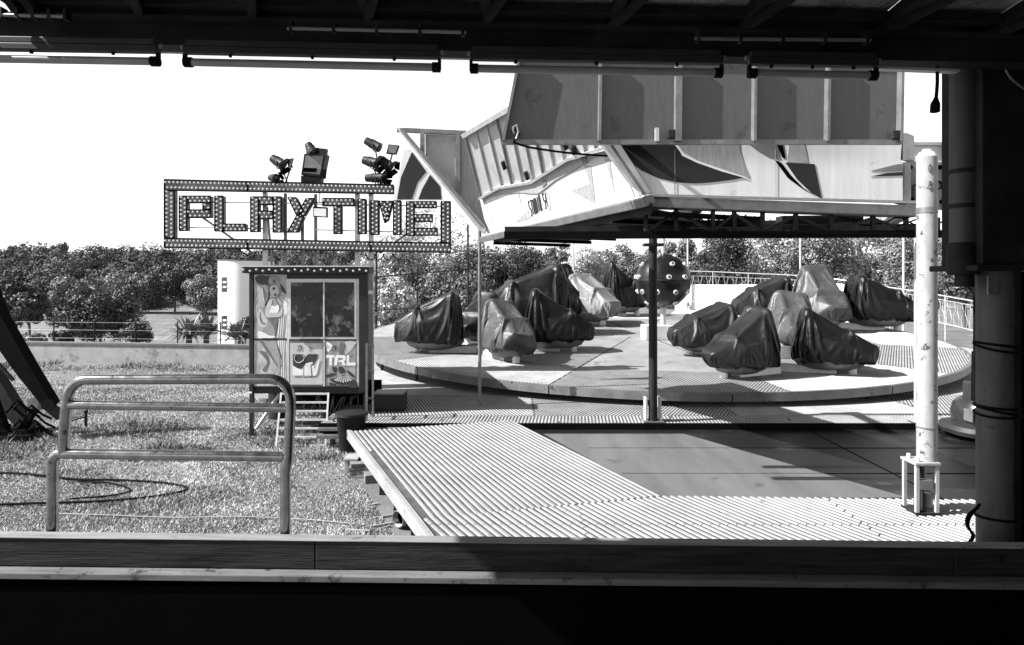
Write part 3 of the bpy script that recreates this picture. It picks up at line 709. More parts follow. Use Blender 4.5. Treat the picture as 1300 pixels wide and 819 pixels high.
railing('dark plain railing behind the left side of the turntable', None, [(440, 357, 404), (476, 352, 399), (530, 347, 396), (594, 342, 393), (660, 341, 391), (720, 341, 389.5)], 'dark_steel', 5, False)

pw = thing('parapet_wall', 'low white parapet wall behind the wavy railing at the back of the ride', 'wall', P(960, 388, 33.5))
pp = [P(x, 388, YR(x, yb) + 1.3) for x, yb in ((858, 387), (940, 389.3), (1020, 391.6), (1090, 396.5))]
for i in range(3):
    m = MB(); a_, b_ = pp[i], pp[i + 1]; m.hexa([(a_.x, a_.y, .2), (b_.x, b_.y, .2), (b_.x, b_.y + .2, .2), (a_.x, a_.y + .2, .2), (a_.x, a_.y, P(0, 361, a_.y).z), (b_.x, b_.y, P(0, 361.5, b_.y).z), (b_.x, b_.y + .2, P(0, 361.5, b_.y).z), (a_.x, a_.y + .2, P(0, 361, a_.y).z)]); m.build('wall_section', 'tower', pw)
# ------------------------------------------------------------------ ride canopy (raised scenery front)
NY = Vector((0, 1, 0))
ct = thing('ride_canopy', 'raised canopy front of the ride with white swoosh panels and grey flap', 'canopy', (1.6, 7.6, 3.8))
FYc = 7.6
def fp(px, py, dy=0.): return P(px, py, FYc + dy)
def fpoly(name, pts, dy, th, m, parent=ct):
    # flat polygon on a plane parallel to the front, drawn at its real depth
    return MB().prism([fp(x, y, 0) + Vector((0, dy, 0)) for x, y in pts], (0, th, 0)).build(name, m, parent)
front = fpoly('front_panel', [(766, 176), (1146, 176), (1146, 257), (822, 249)], 0, .05, 'front_white')
fpoly('swoosh', [(778, 178), (849, 178), (858, 186), (868, 196), (884, 204), (905, 212), (925, 219), (946, 225.5), (925, 229), (900, 232), (880, 233), (858, 231.5), (835, 226), (815, 217), (798, 205)], -.006, .004, 'swoosh', front)
fpoly('swoosh', [(850, 178), (938, 178), (939.5, 192), (945, 210), (952, 226), (930, 221), (905, 214), (885, 206), (868, 195.5)], -.005, .004, 'swoosh_grey', front)
fpoly('swoosh', [(852, 178), (864, 194), (866, 198), (885, 207), (915, 217.5), (950, 227.5), (949, 226), (915, 214.5), (886, 204.5), (868, 194.5), (856, 178)], -.009, .003, 'mural_white', front)
fpoly('swoosh', [(944, 178), (984, 178), (990, 202), (975, 199), (960, 190)], -.006, .004, 'swoosh_mid', front)
fpoly('swoosh', [(984, 178), (992, 178), (996.5, 198), (997, 202), (993, 200)], -.006, .004, 'void', front)
fpoly('swoosh', [(1002, 178), (1020, 178), (1026, 207), (999, 206)], -.005, .004, 'pale_grey', front)
fpoly('swoosh', [(997, 206.5), (1034, 208.5), (1043, 252), (1030, 245), (1012, 228)], -.006, .004, 'swoosh', front)
fpoly('swoosh', [(983, 203), (992, 207), (1003, 222), (1020, 239), (1033, 247.5), (1018, 239), (1000, 226)], -.007, .004, 'void', front)
fpoly('swoosh', [(1105, 217), (1137, 209), (1146, 208), (1146, 217), (1125, 218)], -.006, .004, 'swoosh_mid', front)
fpoly('swoosh', [(1105, 224), (1125, 220), (1146, 218.5), (1146, 223)], -.006, .004, 'swoosh', front)
fpoly('panel_joint', [(856.3, 190), (857.2, 190), (857.2, 250), (856.3, 250)], -.0085, .003, 'text_grey', front)
fpoly('panel_joint', [(984.3, 190), (984.9, 190), (984.9, 253), (984.3, 253)], -.0085, .003, 'swoosh_grey', front)
# sill beam under the front panel
m = MB(); a_, b_ = fp(818, 256), fp(1166, 268); m.bar(a_ + Vector((0, .1, 0)), b_ + Vector((0, .1, 0)), .22, .135); m.build('sill_beam', 'steel', ct, bevel=.01)
m = MB(); m.bar(fp(816, 249) + Vector((0, -.08, 0)), fp(1160, 258) + Vector((0, -.08, 0)), .05, .03); m.build('sill_lip', 'galv', ct)
# corner post
m = MB(); m.prism([fp(757, 178), fp(782, 178), fp(826, 247), (fp(808, 248))], (0, -.1, 0)); m.build('corner_post', 'pale_grey', ct, bevel=.012)
m = MB(); m.prism([fp(766, 178) + Vector((0, -.102, 0)), fp(768, 178) + Vector((0, -.102, 0)), fp(815, 246) + Vector((0, -.102, 0)), fp(812.5, 246) + Vector((0, -.102, 0))], (0, -.01, 0)); m.build('post_groove', 'steel', ct)
# lower truss under the sill
TYc = 7.7
def tp(px, py): return P(px, py, TYc)
m = MB(); m.bar(tp(640, 299), tp(1208, 297), .13, .085); m.build('lower_chord', 'black', ct)
m = MB(); m.bar(tp(640, 290) + Vector((0, .5, 0)), tp(1208, 286) + Vector((0, .5, 0)), .12, .12); m.build('rear_chord', 'dark_steel', ct)
xs_ = [820, 858, 905, 932, 968, 1010, 1055, 1108, 1150, 1190]
for i, x in enumerate(xs_):
    y0 = 264 + (x - 820) * .033
    m = MB(); m.bar(tp(x, y0), tp(x, 298), .045, .045); m.build('web_post', 'dark_steel', ct)
    if i < len(xs_) - 1:
        m = MB(); x2 = xs_[i + 1]
        if i % 2: m.bar(tp(x, y0 + 4), tp(x2, 294), .035, .035)
        else: m.bar(tp(x, 294), tp(x2, y0 + 5), .035, .035)
        m.build('web_diagonal', 'dark_steel', ct)
for x0, x1, y in ((880, 975, 283), (1000, 1105, 277), (838, 870, 290), (1010, 1064, 289)):
    m = MB(); m.bar(tp(x0, y) + Vector((0, .25, 0)), tp(x1, y - 1) + Vector((0, .25, 0)), .2, .09); m.build('cable_tray', 'dark_steel', ct)
m = MB(); rr = random.Random(4)
for i in range(9):
    x0 = rr.uniform(830, 1150); x1 = x0 + rr.uniform(30, 90); pts = [tp(x0 + (x1 - x0) * u / 8, 272 + rr.uniform(0, 4) + 12 * math.sin(math.pi * u / 8)) for u in range(9)]
    m.tube(pts, .01, 5)
o = m.build('cable_swags', 'black', ct); o['kind'] = 'stuff'

m = MB(); m.bar((2.5, 11.08, 3.93), (2.35, 8.0, 3.86), .12, .12); m.build('support_arm', 'dark_steel', ct)
m = MB(); m.bar((6.6, 11.08, 3.93), (5.0, 8.0, 3.8), .12, .12); m.build('support_arm', 'dark_steel', ct)
m = MB(); m.bar((2.3, 11.14, 3.93), (6.8, 11.14, 3.93), .12, .12); m.build('support_arm', 'dark_steel', ct)
# left wing: runs back from the corner
w0 = Vector((1.533, 7.49, 0)); w1 = Vector((-.46, 11.99, 0)); wd = (w1 - w0).normalized(); wn = Vector((-wd.y, wd.x, 0)); wn = wn if wn.x < 0 else -wn
lean = .32
wnl = (wn + Vector((0, 0, -lean))).normalized()     # panel leans outward at the top
wo_ = Vector((w0.x, w0.y, 3.835))
def wp(px, py, d_=0.): return onplane(px, py, wo_ + wnl * d_, wnl)
def wpoly(name, pts, d_, th, m, parent=ct):
    return MB().prism([wp(x, y) + wnl * d_ for x, y in pts], -wnl * th).build(name, m, parent)
wing = wpoly('wing_panel', [(619, 297), (812, 250), (775, 190), (700, 210), (672, 232), (634, 238), (609, 252)], 0, .05, 'wing_white')
k_ = 1 / 5.652
def wz(pts): return [(600 + x * k_, 180 + y * k_) for x, y in pts]
wpoly('arrow', wz([(315, 575), (400, 490), (412, 550)]), .006, .004, 'swoosh_grey', wing)
wpoly('arrow', wz([(705, 350), (845, 300), (800, 165), (850, 175), (882, 440)]), .006, .004, 'swoosh_grey', wing)
wpoly('arrow', wz([(525, 335), (555, 380), (560, 500), (545, 490), (530, 400)]), .006, .004, 'pale_grey', wing)
wpoly('arrow', wz([(330, 345), (355, 465), (345, 440), (322, 352)]), .006, .004, 'swoosh_grey', wing)
wpoly('arrow', wz([(945, 110), (985, 130), (1020, 365)]), .006, .004, 'pale_grey', wing)
wpoly('arrow', wz([(80, 425), (150, 580), (140, 575)]), .006, .004, 'swoosh_grey', wing)
wpoly('valance', wz([(75, 435), (85, 415), (210, 350), (420, 320), (520, 285), (690, 150), (800, 100), (945, 65), (970, 85), (860, 120), (760, 185), (600, 275), (500, 355), (470, 372), (330, 362), (220, 372), (120, 400)]), .02, .012, 'swoosh_grey', wing)
wpoly('valance_tab', wz([(788, 108), (830, 104), (832, 148), (800, 150)]), .03, .01, 'text_grey', wing)
wpoly('valance_tab', wz([(508, 275), (535, 262), (540, 300), (515, 325)]), .03, .01, 'text_grey', wing)
GL = {'S': [[(.9, 1), (.1, 1), (.1, .54), (.9, .46), (.9, 0), (.1, 0)]], 'T': [[(0, 1), (1, 1)], [(.5, 1), (.5, 0)]], 'U': [[(.1, 1), (.1, 0), (.9, 0), (.9, 1)]],
      'D': [[(.1, 0), (.1, 1), (.7, 1), (.92, .85), (.92, .15), (.7, 0), (.1, 0)]], 'I': [[(.5, 1), (.5, 0)]], 'O': [[(.1, 0), (.1, 1), (.9, 1), (.9, 0), (.1, 0)]],
      '5': [[(.9, 1), (.12, 1), (.12, .55), (.9, .5), (.9, 0), (.1, 0)]], '4': [[(.75, 0), (.75, 1)], [(.7, 1), (.1, .35), (1, .35)]]}
TXT = 'STUDIO 54'
for i_, ch_ in enumerate(TXT):
    if ch_ == ' ': continue
    m = MB()
    for st_ in GL[ch_]:
        for (u0, v0), (u1, v1) in zip(st_, st_[1:]):
            def tq(u, v):
                U = (i_ + .08 + u * .72) / len(TXT); bx_, by_ = 673.5 + 23 * U, 274.5 - 12.5 * U; tx_, ty_ = 670 + 23 * U, 256.5 - 12.5 * U
                return wp(bx_ + (tx_ - bx_) * v, by_ + (ty_ - by_) * v, .006)
            m.bar(tq(u0, v0), tq(u1, v1), .02, .008, wnl)
    m.build('lettering', 'text_dark', wing)
# wing sill
m = MB(); m.bar(wp(612, 304), wp(824, 255), .11, .17, wnl); m.build('wing_sill', 'steel', ct, bevel=.01)
m = MB(); m.prism([wp(616, 304), wp(826, 258), wp(826, 272), wp(640, 308)], -wnl * .03); m.build('sill_skirt', 'dark_steel', ct)
# floor mesh closing the wing underside
m = MB(); a_, b_, c_ = wp(620, 303), wp(818, 262), Vector((5.0, 8.1, 3.67))
m.prism([a_ + Vector((.1, .1, -.05)), b_ + Vector((.1, .05, -.05)), Vector((2.5, 8.3, 3.74)), Vector((1.33, 12.9, 3.7))], (0, 0, .03)); m.build('soffit', 'dark_steel', ct)
for i in range(7):
    f_ = i / 6; p = a_.lerp(b_, f_) + Vector((.1, .05, -.08)); m = MB(); m.bar(p, p + Vector((1.5, .5, -.02)), .05, .06); m.build('soffit_joist', 'black', ct)
# ribbed sheet above the wing
rl = [(609, 252), (634, 238), (675, 231), (721, 202), (768, 187), (748, 120), (700, 108), (660, 130), (640, 143), (591, 172)]
lean2 = .55; wn2 = (wn + Vector((0, 0, -.62))).normalized(); wo2 = wp(634, 240, .03)
def w2(px, py, d_=0.): return onplane(px, py, wo2 + wn2 * d_, wn2)
sheet = MB().prism([w2(x, y) for x, y in rl], -wn2 * .03).build('ribbed_sheet', 'ribbed_sheet', ct)
tops = [(591 + i * 13.2, 172 - i * 7.6) for i in range(14)]
def edge_y(px):
    e = rl[:5]
    for (x0, y0), (x1, y1) in zip(e, e[1:]):
        if x0 <= px <= x1: return y0 + (y1 - y0) * (px - x0) / (x1 - x0)
    return 180
for i, (x, y) in enumerate(tops):
    xb = x + 19
    if xb > 766: break
    m = MB(); m.bar(w2(x, y + 2, .015), w2(xb, edge_y(xb) - 1, .015), .028, .03, wn2); m.build('sheet_rib', 'ribbed_sheet' if i % 3 else 'steel', ct)
m = MB()
for (p_, q_) in zip(rl[:4], rl[1:5]): m.bar(w2(*p_, .02), w2(*q_, .02), .04, .07, wn2)
m.build('sheet_edge', 'galv', ct)
m = MB(); m.bar(w2(589, 172, .03), w2(662, 129, .03), .07, .1, wn2); m.bar(w2(662, 129, .03), w2(700, 108, .03), .07, .1, wn2); m.build('sheet_top_rail', 'galv', ct)
for x, y in ((638, 215), (667, 240 - 12), (716, 190), (727, 196)):
    m = MB(); m.bar(w2(x, y - 10, .04), w2(x + 3, y, .04), .03, .06, wn2); m.build('clip', 'dark_steel', ct)

# far end of the wing: braced frame
E0 = 12.15
def ep(px, py, dy=0.): return P(px, py, E0) + Vector((0, dy, 0))
m = MB(); m.prism([ep(540, 170), ep(594, 170), ep(612, 252), ep(619, 295), ep(603, 282), ep(540, 205)], (0, .05, 0)); m.build('end_panel', 'pale_grey', ct)
m = MB(); m.prism([ep(580, 170, -.02), ep(592, 170, -.02), ep(618, 290, -.02), ep(600, 280, -.02), ep(582, 245, -.02)], (0, .018, 0)); m.build('end_shade_panel', 'swoosh_grey', ct)
m = MB(); m.prism([ep(505, 165, -.1), ep(513, 165, -.1), ep(619, 291, -.1), ep(616, 298, -.1), ep(609, 294, -.1)], (0, -.12, 0)); m.build('end_brace', 'galv', ct, bevel=.015)
m = MB(); m.bar(ep(512, 168, -.28), ep(614, 290, -.28), .05, .05, (0, 1, 0)); m.build('brace_lip', 'steel', ct)
m = MB(); m.bar(ep(505, 166, -.06), ep(592, 170, -.06), .08, .08); m.build('end_top_rail', 'steel', ct)
for x, y0, y1 in ((537, 169, 200), (582, 170, 248)):
    m = MB(); m.bar(ep(x, y0, -.07), ep(x, y1, -.07), .08, .08); m.build('end_stud', 'steel', ct)
# swoosh panel beyond the frame
E1 = 13.0
def e1(pts, dy, th, n_, m_, par=ct): return MB().prism([P(x, y, E1) + Vector((0, dy, 0)) for x, y in pts], (0, th, 0)).build(n_, m_, par)
op = e1([(513, 190), (522, 190), (560, 234), (562, 254), (500, 254)], 0, .05, 'outer_panel', 'front_white')
e1([(523, 193), (541, 218), (530, 232), (523, 253), (504, 253), (509, 225)], -.007, .005, 'swoosh', 'swoosh', op)
e1([(546, 222), (559, 237), (560, 253), (531, 253), (536, 240)], -.007, .005, 'swoosh', 'swoosh', op)

# grey flap hanging in front of the white panel
FLY = 7.16
def fl(px, py, dy=0.): return P(px, py, FLY) + Vector((0, dy, 0))
flap = thing('hinged_flap', 'large grey sheet metal flap above the white swoosh panel', 'flap', fl(880, 182))
edges = [(637, 655), (760, 762), (859, 860), (955, 956), (1047, 1049), (1139, 1141)]
for i in range(5):
    (b0, t0), (b1, t1) = edges[i], edges[i + 1]
    if i == 0: ply = [(b0, 181), (b1, 181), (t1, 62), (661, 62)]
    else: ply = [(b0, 181), (b1, 181), (t1, 62), (t0, 62)]
    MB().prism([fl(x, y) for x, y in ply], (0, .03, 0)).build('sheet', 'flap', flap)
for i, (b0, t0) in enumerate(edges):
    if i == 0: p_, q_ = fl(639, 180, -.04), fl(662, 62, -.04)
    else: p_, q_ = fl(b0, 181, -.045), fl(t0, 62, -.045)
    m = MB(); m.bar(p_, q_, .03 if i != 2 else .07, .095, (0, 1, 0)); m.build('stiffener', 'steel', flap)
m = MB(); m.bar(fl(637, 181.5, -.03), fl(1141, 181.5, -.03), .055, .04, (0, 1, 0)); m.build('bottom_rail', 'steel', flap)
m = MB(); m.bar(fl(661, 62, -.03), fl(1141, 62, -.03), .07, .05, (0, 1, 0)); m.build('top_rail', 'steel', flap)
for x, y in ((851, 172), (1133, 173)):
    m = MB(); m.box(fl(x, y, -.06), (.09, .05, .1)); m.build('latch', 'dark_steel', flap, bevel=.01)
m = MB(); m.bar(fl(832.5, 181, -.05), fl(832.5, 164, -.05), .04, .05, (0, 1, 0)); m.build('tab', 'galv', flap)
m = MB(); rr = random.Random(8)
pts = [fl(650, 168, -.05), fl(655, 166, -.07), fl(659, 172, -.06), fl(654, 178, -.07), fl(652, 182, -.05), fl(660, 185, -.05)] + [P(660 + 111 * u / 10, 185 + 13 * u / 10 + 2 * math.sin(math.pi * u / 10), 7.1 + .42 * u / 10) for u in range(1, 11)]
m.tube(pts, .014, 6); tag(m.build('tie_rope', 'black'), 'dark rope tied at the flap corner, running down to the canopy post', 'rope')
m = MB(); m.tube([fl(653, 172, -.07), fl(651, 164, -.08), fl(656, 161, -.09), fl(658, 170, -.08), fl(655, 179, -.09)], .014, 6); m.build('knot', 'steel', flap, smooth=True)

# right end bracket of the canopy
def rp(px, py, dy=0.): return P(px, py, 7.7) + Vector((0, dy, 0))
def rpoly(n_, pts, dy, th, m_): return MB().prism([rp(x, y, dy) for x, y in pts], (0, th, 0)).build(n_, m_, ct)
rpoly('bracket_plate', [(1139, 172), (1144, 171), (1154, 175), (1155, 206), (1137, 205)], -.1, .06, 'white_chip')
rpoly('bracket_post', [(1136, 208), (1151, 208), (1151, 262), (1135, 258)], -.08, .1, 'pale_grey')
rpoly('bracket_bar', [(1140, 212), (1143, 212), (1142, 240), (1139, 240)], -.09, .008, 'steel')
rpoly('hinge_plate', [(1152, 204), (1212, 206), (1212, 266), (1152, 264)], .02, .08, 'steel')
for x, y in ((1157, 212), (1195, 212), (1197, 256), (1159, 253)): rpoly('hole', [(x + 3.2 * math.cos(a_), y + 3.2 * math.sin(a_)) for a_ in [6.283 * k / 10 for k in range(10)]], .016, .003, 'void')
m = MB()
for y in (235,): m.tube([rp(1190, y - 5, .01), rp(1195, y - 4, .01), rp(1196.5, y, .01), rp(1195, y + 4, .01), rp(1190, y + 5, .01), rp(1190, y - 5, .01)], .01, 5)
m.build('slot_ring', 'black', ct)
rpoly('end_plate', [(1201, 175), (1210, 175), (1210, 206), (1201, 206)], -.02, .06, 'steel')
rpoly('top_strip', [(1155, 183), (1212, 183), (1212, 206), (1155, 206)], .1, .05, 'front_white')
rpoly('top_cap', [(1155, 179), (1212, 179), (1212, 183), (1155, 183)], .06, .1, 'pale_grey')
rpoly('bolt_box', [(1160, 234), (1164, 234), (1164, 252), (1160, 252)], -.06, .07, 'white_chip')

# ------------------------------------------------------------------ poles
def pole(label, px, ybot, z, ytop, rpx, m, bracket=None, Yf=None, name='pole', collar=None):
    b = G(px, ybot, z) if Yf is None else P(px, ybot, Yf); Y_ = b.y; t_ = P(px, ytop, Y_); r_ = rpx * Y_ / F
    t = thing(name, label, 'pole', b)
    b0 = b.z + (bracket * .9 if bracket else 0)
    m_ = MB(); m_.cyl((b.x, b.y, b0), t_, r_, n=20); m_.build('shaft', m, t, smooth=True)
    return t, b, t_, r_
t, b, tp_, r_ = pole('white painted steel post with chipped paint on a caged foot', 1177, 655, DZ, 197, 11.8, 'white_chip', .56, name='white_post')
m = MB(); m.cyl(tp_, tp_ + Vector((0, 0, .05)), r_, r_ * .75, 20); m.cyl(tp_ + Vector((0, 0, .05)), tp_ + Vector((0, 0, .08)), r_ * .5, r_ * .45, 12); m.build('cap', 'white_paint', t, smooth=True)
for py in (266, 545): 
    q = P(1177, py, b.y); m = MB(); m.cyl(q - Vector((0, 0, .03 if py < 300 else .008)), q + Vector((0, 0, .03 if py < 300 else .008)), r_ + .006, n=20); m.build('collar', 'steel', t, smooth=True)
q = P(1181, 212, b.y - r_ - .003); text('numeral', '0', 'text_grey', t, q, (1, 0, 0), (0, 0, 1), .12, .003, 0, .6, .004)
q = P(1181, 234, b.y - r_ - .003); text('numeral', '5', 'text_grey', t, q, (1, 0, 0), (0, 0, 1), .12, .003, 0, .6, .004)
hw = .105
for sx_ in (-1, 1):
    for sy in (-1, 1):
        m = MB(); m.bar((b.x + sx_ * hw, b.y + .11 + sy * hw, DZ + .016), (b.x + sx_ * hw, b.y + .11 + sy * hw, DZ + .53), .034, .034); m.build('foot_post', 'pale_grey', t)
m = MB(); m.box((b.x, b.y + .11, DZ + .55), (.27, .27, .03)); m.build('top_plate', 'white_chip', t, bevel=.005)
m = MB(); m.box((b.x, b.y + .11, DZ + .026), (.26, .26, .02)); m.build('bottom_plate', 'dark_steel', t)
for k in range(4):
    m = MB(); a_ = math.pi / 4 + k * math.pi / 2; m.cyl((b.x + .11 * math.cos(a_), b.y + .11 + .11 * math.sin(a_), DZ + .565), (b.x + .11 * math.cos(a_), b.y + .11 + .11 * math.sin(a_), DZ + .61), .018, n=6); m.build('bolt', 'white_paint', t)
m = MB(); m.cyl((b.x, b.y + .13, DZ + .03), (b.x, b.y + .13, DZ + .54), .05, n=12); m.build('jack_screw', 'dark_steel', t, smooth=True)
m = MB(); m.cyl((b.x - .055, b.y + .05, DZ + .05), (b.x - .055, b.y + .05, DZ + .26), .035, n=10); m.cyl((b.x + .05, b.y + .06, DZ + .1), (b.x + .05, b.y + .06, DZ + .22), .045, n=10); m.box((b.x - .02, b.y + .02, DZ + .33), (.14, .07, .1)); m.build('jack_fittings', 'steel', t, smooth=True)
# move the shaft onto the cage centre
for ch in t.children:
    if ch.name.split('.')[0] in ('shaft', 'cap', 'collar', 'numeral'): ch.location.y += .11; ch.location.x += .07
b = None
t, b, tp_, r_ = pole('dark steel pole in a bracket foot holding up the canopy beam', 829, 536, FZ, 280, 5.4, 'dark_steel', .0, name='dark_pole')
for sx_ in (-1, 1):
    m = MB(); m.bar((b.x + sx_ * .125, b.y + .05, FZ + .01), (b.x + sx_ * .125, b.y + .05, FZ + .44), .03, .2, (0, 1, 0)); m.build('bracket_plate', 'galv', t)
m = MB(); m.box((b.x, b.y + .05, FZ + .02), (.36, .3, .02)); m.build('base_plate', 'steel', t)
m = MB(); m.box(Vector((tp_.x, tp_.y, P(829, 311, tp_.y).z)), (.34, .2, .05)); m.build('head_plate', 'dark_steel', t)
# white steel strip on canopy beam line is carried by this pole
pole('thin grey pole standing in the shade in front of the left covered cars', 609, 516, FZ, 282, 2.2, 'steel', name='thin_pole')
pole('thin pale pole just left of the white post', 1163, 545, FZ, 290, 2.4, 'galv', name='thin_pole', Yf=11.3)
GP = 'slim lamp poles along the back railing'
for px, yb, yt, lb in ((594, 392, 285, 'slim dark pole behind the left railing'), (728, 390, 300, 'slim pale pole behind the pale grey covered car'), (873, 386, 300, 'slim pale pole right of the studded ball'), (1016, 391, 300, 'slim pale pole behind the upright grey covered car'), (1147, 403, 300, 'slim pale pole behind the rightmost covered car'), (478, 398, 318, 'slim dark post right of the booth roof')):
    p = P(px, yb, YR(px, yb) + .4); t = thing('slim_pole', lb, 'pole', (p.x, p.y, p.z), GP)
    m = MB(); m.cyl((p.x, p.y, .3), P(px, yt, p.y), .05, n=8); m.build('shaft', 'dark_steel' if px in (594, 478) else 'galv', t, smooth=True)
    m = MB(); m.cyl((p.x, p.y, p.z - .1), (p.x, p.y, p.z + .06), .12, .09, 10); m.build('base_collar', 'steel', t, smooth=True)

# ------------------------------------------------------------------ PLAYTIME sign
SY = 14.25
sg = thing('playtime_sign', 'light bulb marquee sign spelling PLAYTIME on posts above the booth', 'sign', P(390, 540, SY) * 1.0)
sg.location = (P(390, 300, SY).x, SY, 0)
def sp(px, py, dy=0.): return P(px, py, SY) + Vector((0, dy, 0))
NB = 0
def strip(mb_, bulbs, pts, th=.14, rows=2, step=.092, lip=True):
    """quad given as 4 px points: start-left, start-right, end-right, end-left (bulbs run start->end)"""
    q = [sp(*p) for p in pts]; mb_.prism(q, (0, th, 0))
    a0, a1, b1, b0 = q; Lg = ((b0 - a0).length + (b1 - a1).length) / 2; n = max(1, int(Lg / step))
    for i in range(n):
        f_ = (i + .5) / n
        for r in range(rows):
            g_ = (r + .5) / rows; ff = f_ + (.25 / n if r % 2 else -.25 / n)
            p = (a0.lerp(b0, ff)).lerp(a1.lerp(b1, ff), g_); bulbs.dome(p, (0, -1, 0), .029, .038, 6)
def sign_part(name, quads, rows=2, dy=0.):
    mb_ = MB(); bl = MB(); tr_ = MB()
    for q in quads:
        strip(mb_, bl, q, rows=rows); c4 = [sp(*p, -.012) for p in q]
        for i_ in range(4): tr_.bar(c4[i_], c4[(i_ + 1) % 4], .024, .022, (0, 1, 0))
    # sheet metal lips on the edges
    o = mb_.build(name, 'letter_face', sg)
    bo = bl.build('bulbs', 'bulb', o, smooth=True); bo['kind'] = 'stuff'; tr_.build('edge_trim', 'black', o)
    if dy: o.location.y += dy
    return o
H_ = lambda x0, x1, y0, y1, y2=None, y3=None: [(x0, y0), (x0, y1), (x1, y1 if y3 is None else y3), (x1, y0 if y2 is None else y2)]
V_ = lambda x0, x1, y0, y1: [(x0, y0), (x1, y0), (x1, y1), (x0, y1)]
sign_part('frame_top', [H_(209, 314, 228, 241.5, 230.5, 243), H_(314.5, 499.5, 230.5, 243, 235, 246)])
sign_part('frame_left', [V_(209, 221.5, 242, 302)])
sign_part('frame_bottom', [H_(209, 314, 302.5, 314.5, 304, 316), H_(314.5, 470, 304, 316, 307, 319), H_(470.5, 572, 307, 319, 308.5, 320.5)])
sign_part('frame_right', [V_(560, 572, 256, 308)])
sign_part('letter_p', [V_(228, 237.5, 249, 293), H_(238, 267.5, 249, 257.5), V_(258, 267.5, 258, 266), H_(238, 267.5, 266.5, 276.5)])
sign_part('letter_l', [V_(273, 283.5, 249, 293.5), H_(284, 312, 284.5, 293.5)])
sign_part('letter_a', [V_(318.5, 328.5, 250, 294.5), H_(329, 346.5, 250, 260), H_(329, 346.5, 268, 278), V_(347, 357.5, 250, 295)])
sign_part('letter_y', [[(366, 251), (376, 251), (385, 268), (377, 274)], [(389, 252), (399.5, 252), (386.5, 274.5), (379, 269.5)], [(376.5, 274.5), (386, 275), (378, 295), (365, 295)]])
sign_part('letter_t', [H_(410, 449, 252, 261.5), V_(424, 433.5, 262, 297)])
sign_part('letter_i', [V_(455, 464.5, 253, 297)])
sign_part('letter_m', [V_(471, 481, 255, 298), V_(499.5, 509, 255, 298), [(481.5, 255.5), (490, 255.5), (494, 277), (488.5, 283)], [(490.5, 255.5), (499, 255.5), (492.5, 281), (487, 275)]])
sign_part('letter_e', [V_(516, 526, 256, 299), H_(526.5, 554, 256, 264), H_(526.5, 549, 272.5, 281.5), H_(526.5, 555, 290, 299)])
m = MB()
for y0, y1, x0, x1 in ((255, 257, 222, 366), (288, 290, 222, 366), (258, 261, 395, 560), (291, 294, 395, 516)): m.bar(sp(x0, y0, .16), sp(x1, y1, .16), .025, .025)
m.build('cross_wires', 'galv', sg)
for x, y0, wdt in ((332, 243, .09), (358, 244, .06), (380, 262, .06), (397, 245, .06), (451, 245, .1), (468.5, 244, .1)):
    m = MB(); p = sp(x, y0, .22); m.bar((p.x, p.y, 0), p, wdt, wdt); m.build('post', 'galv' if wdt > .08 else 'steel', sg)
for a4 in ((246, 271, 318, 322), (480, 321, 515, 296), (335, 262, 341, 340)):
    m = MB(); m.bar(sp(a4[0], a4[1], .2), sp(a4[2], a4[3], .2), .04, .04); m.build('brace', 'steel', sg)
m = MB()
for x in (470, 480, 492, 505): m.tube([sp(x + 12 * math.cos(a_) * .5, 322 + 8 * math.sin(a_), .05) for a_ in [math.pi * u / 8 for u in range(9)]], .012, 5)
m.tube([sp(300, 316, .1), sp(316, 326, .05), sp(320, 330, .05), sp(322, 320, .1)], .012, 5)
m.build('wiring', 'black', sg)

# spotlights above the sign
def can(label, px, py, L_, rpx, ang, tilt, doors=True, base=None):
    Y_ = SY + .1; s_ = Y_ / F; c = P(px, py, Y_); t = thing('spotlight', label, 'spotlight', c, 'spotlights above the sign')
    d_ = Vector((math.cos(ang) * math.cos(tilt), -math.sin(tilt), -math.sin(ang) * math.cos(tilt))); r_ = rpx * s_; L = L_ * s_
    m = MB(); m.tube([c - d_ * L * .55, c - d_ * L * .5, c - d_ * L * .22, c - d_ * L * .2, c + d_ * L * .3, c + d_ * L * .34], [r_ * .35, r_ * .8, r_ * .9, r_, r_, r_ * 1.08], 16); m.build('housing', 'dark_steel', t, smooth=True)
    m = MB(); m.dome(c + d_ * (L * .345), d_, r_ * .85, .02, 14); m.build('lens', 'dark_glass', t, smooth=True)
    if doors:
        a_ = d_.orthogonal().normalized(); b_ = d_.cross(a_)
        for q_, r2 in ((a_, b_), (-a_, b_), (b_, a_), (-b_, a_)):
            m = MB(); p0 = c + d_ * L * .35 + q_ * r_ * 1.02; p1 = p0 + d_ * L * .28 + q_ * r_ * .35
            m.add([p0 - r2 * r_, p0 + r2 * r_, p1 + r2 * r_ * 1.1, p1 - r2 * r_ * 1.1], [(0, 1, 2, 3)]); bd = m.build('barn_door', 'black', t)
            sm_ = bd.modifiers.new('thick', 'SOLIDIFY'); sm_.thickness = .006
    bx = base or (px, 232); q = P(bx[0], bx[1], Y_ + .02)
    m = MB(); m.tube([c + Vector((0, .03 + r_, 0)), c + Vector((0, r_ + .05, -.1)), q + Vector((0, .02, 0))], .016, 6); m.tube([c - Vector((0, .01 + r_, 0)), c + Vector((0, -r_ - .01, -r_ - .04)), c + Vector((0, r_ + .05, -.1 - r_ * .3))], .012, 6); m.build('yoke', 'dark_steel', t)
    return t
can('black spotlight with open barn doors, highest of the left pair', 354, 206, 22, 6.5, .55, .25, base=(364, 230))
can('small black spotlight low on the sign, left of the others', 348, 226, 16, 5, .15, .6, base=(352, 233))
can('bare round can spotlight peeping over the big scanner light', 395, 190, 18, 6, 1.0, .3, False, base=(392, 205))
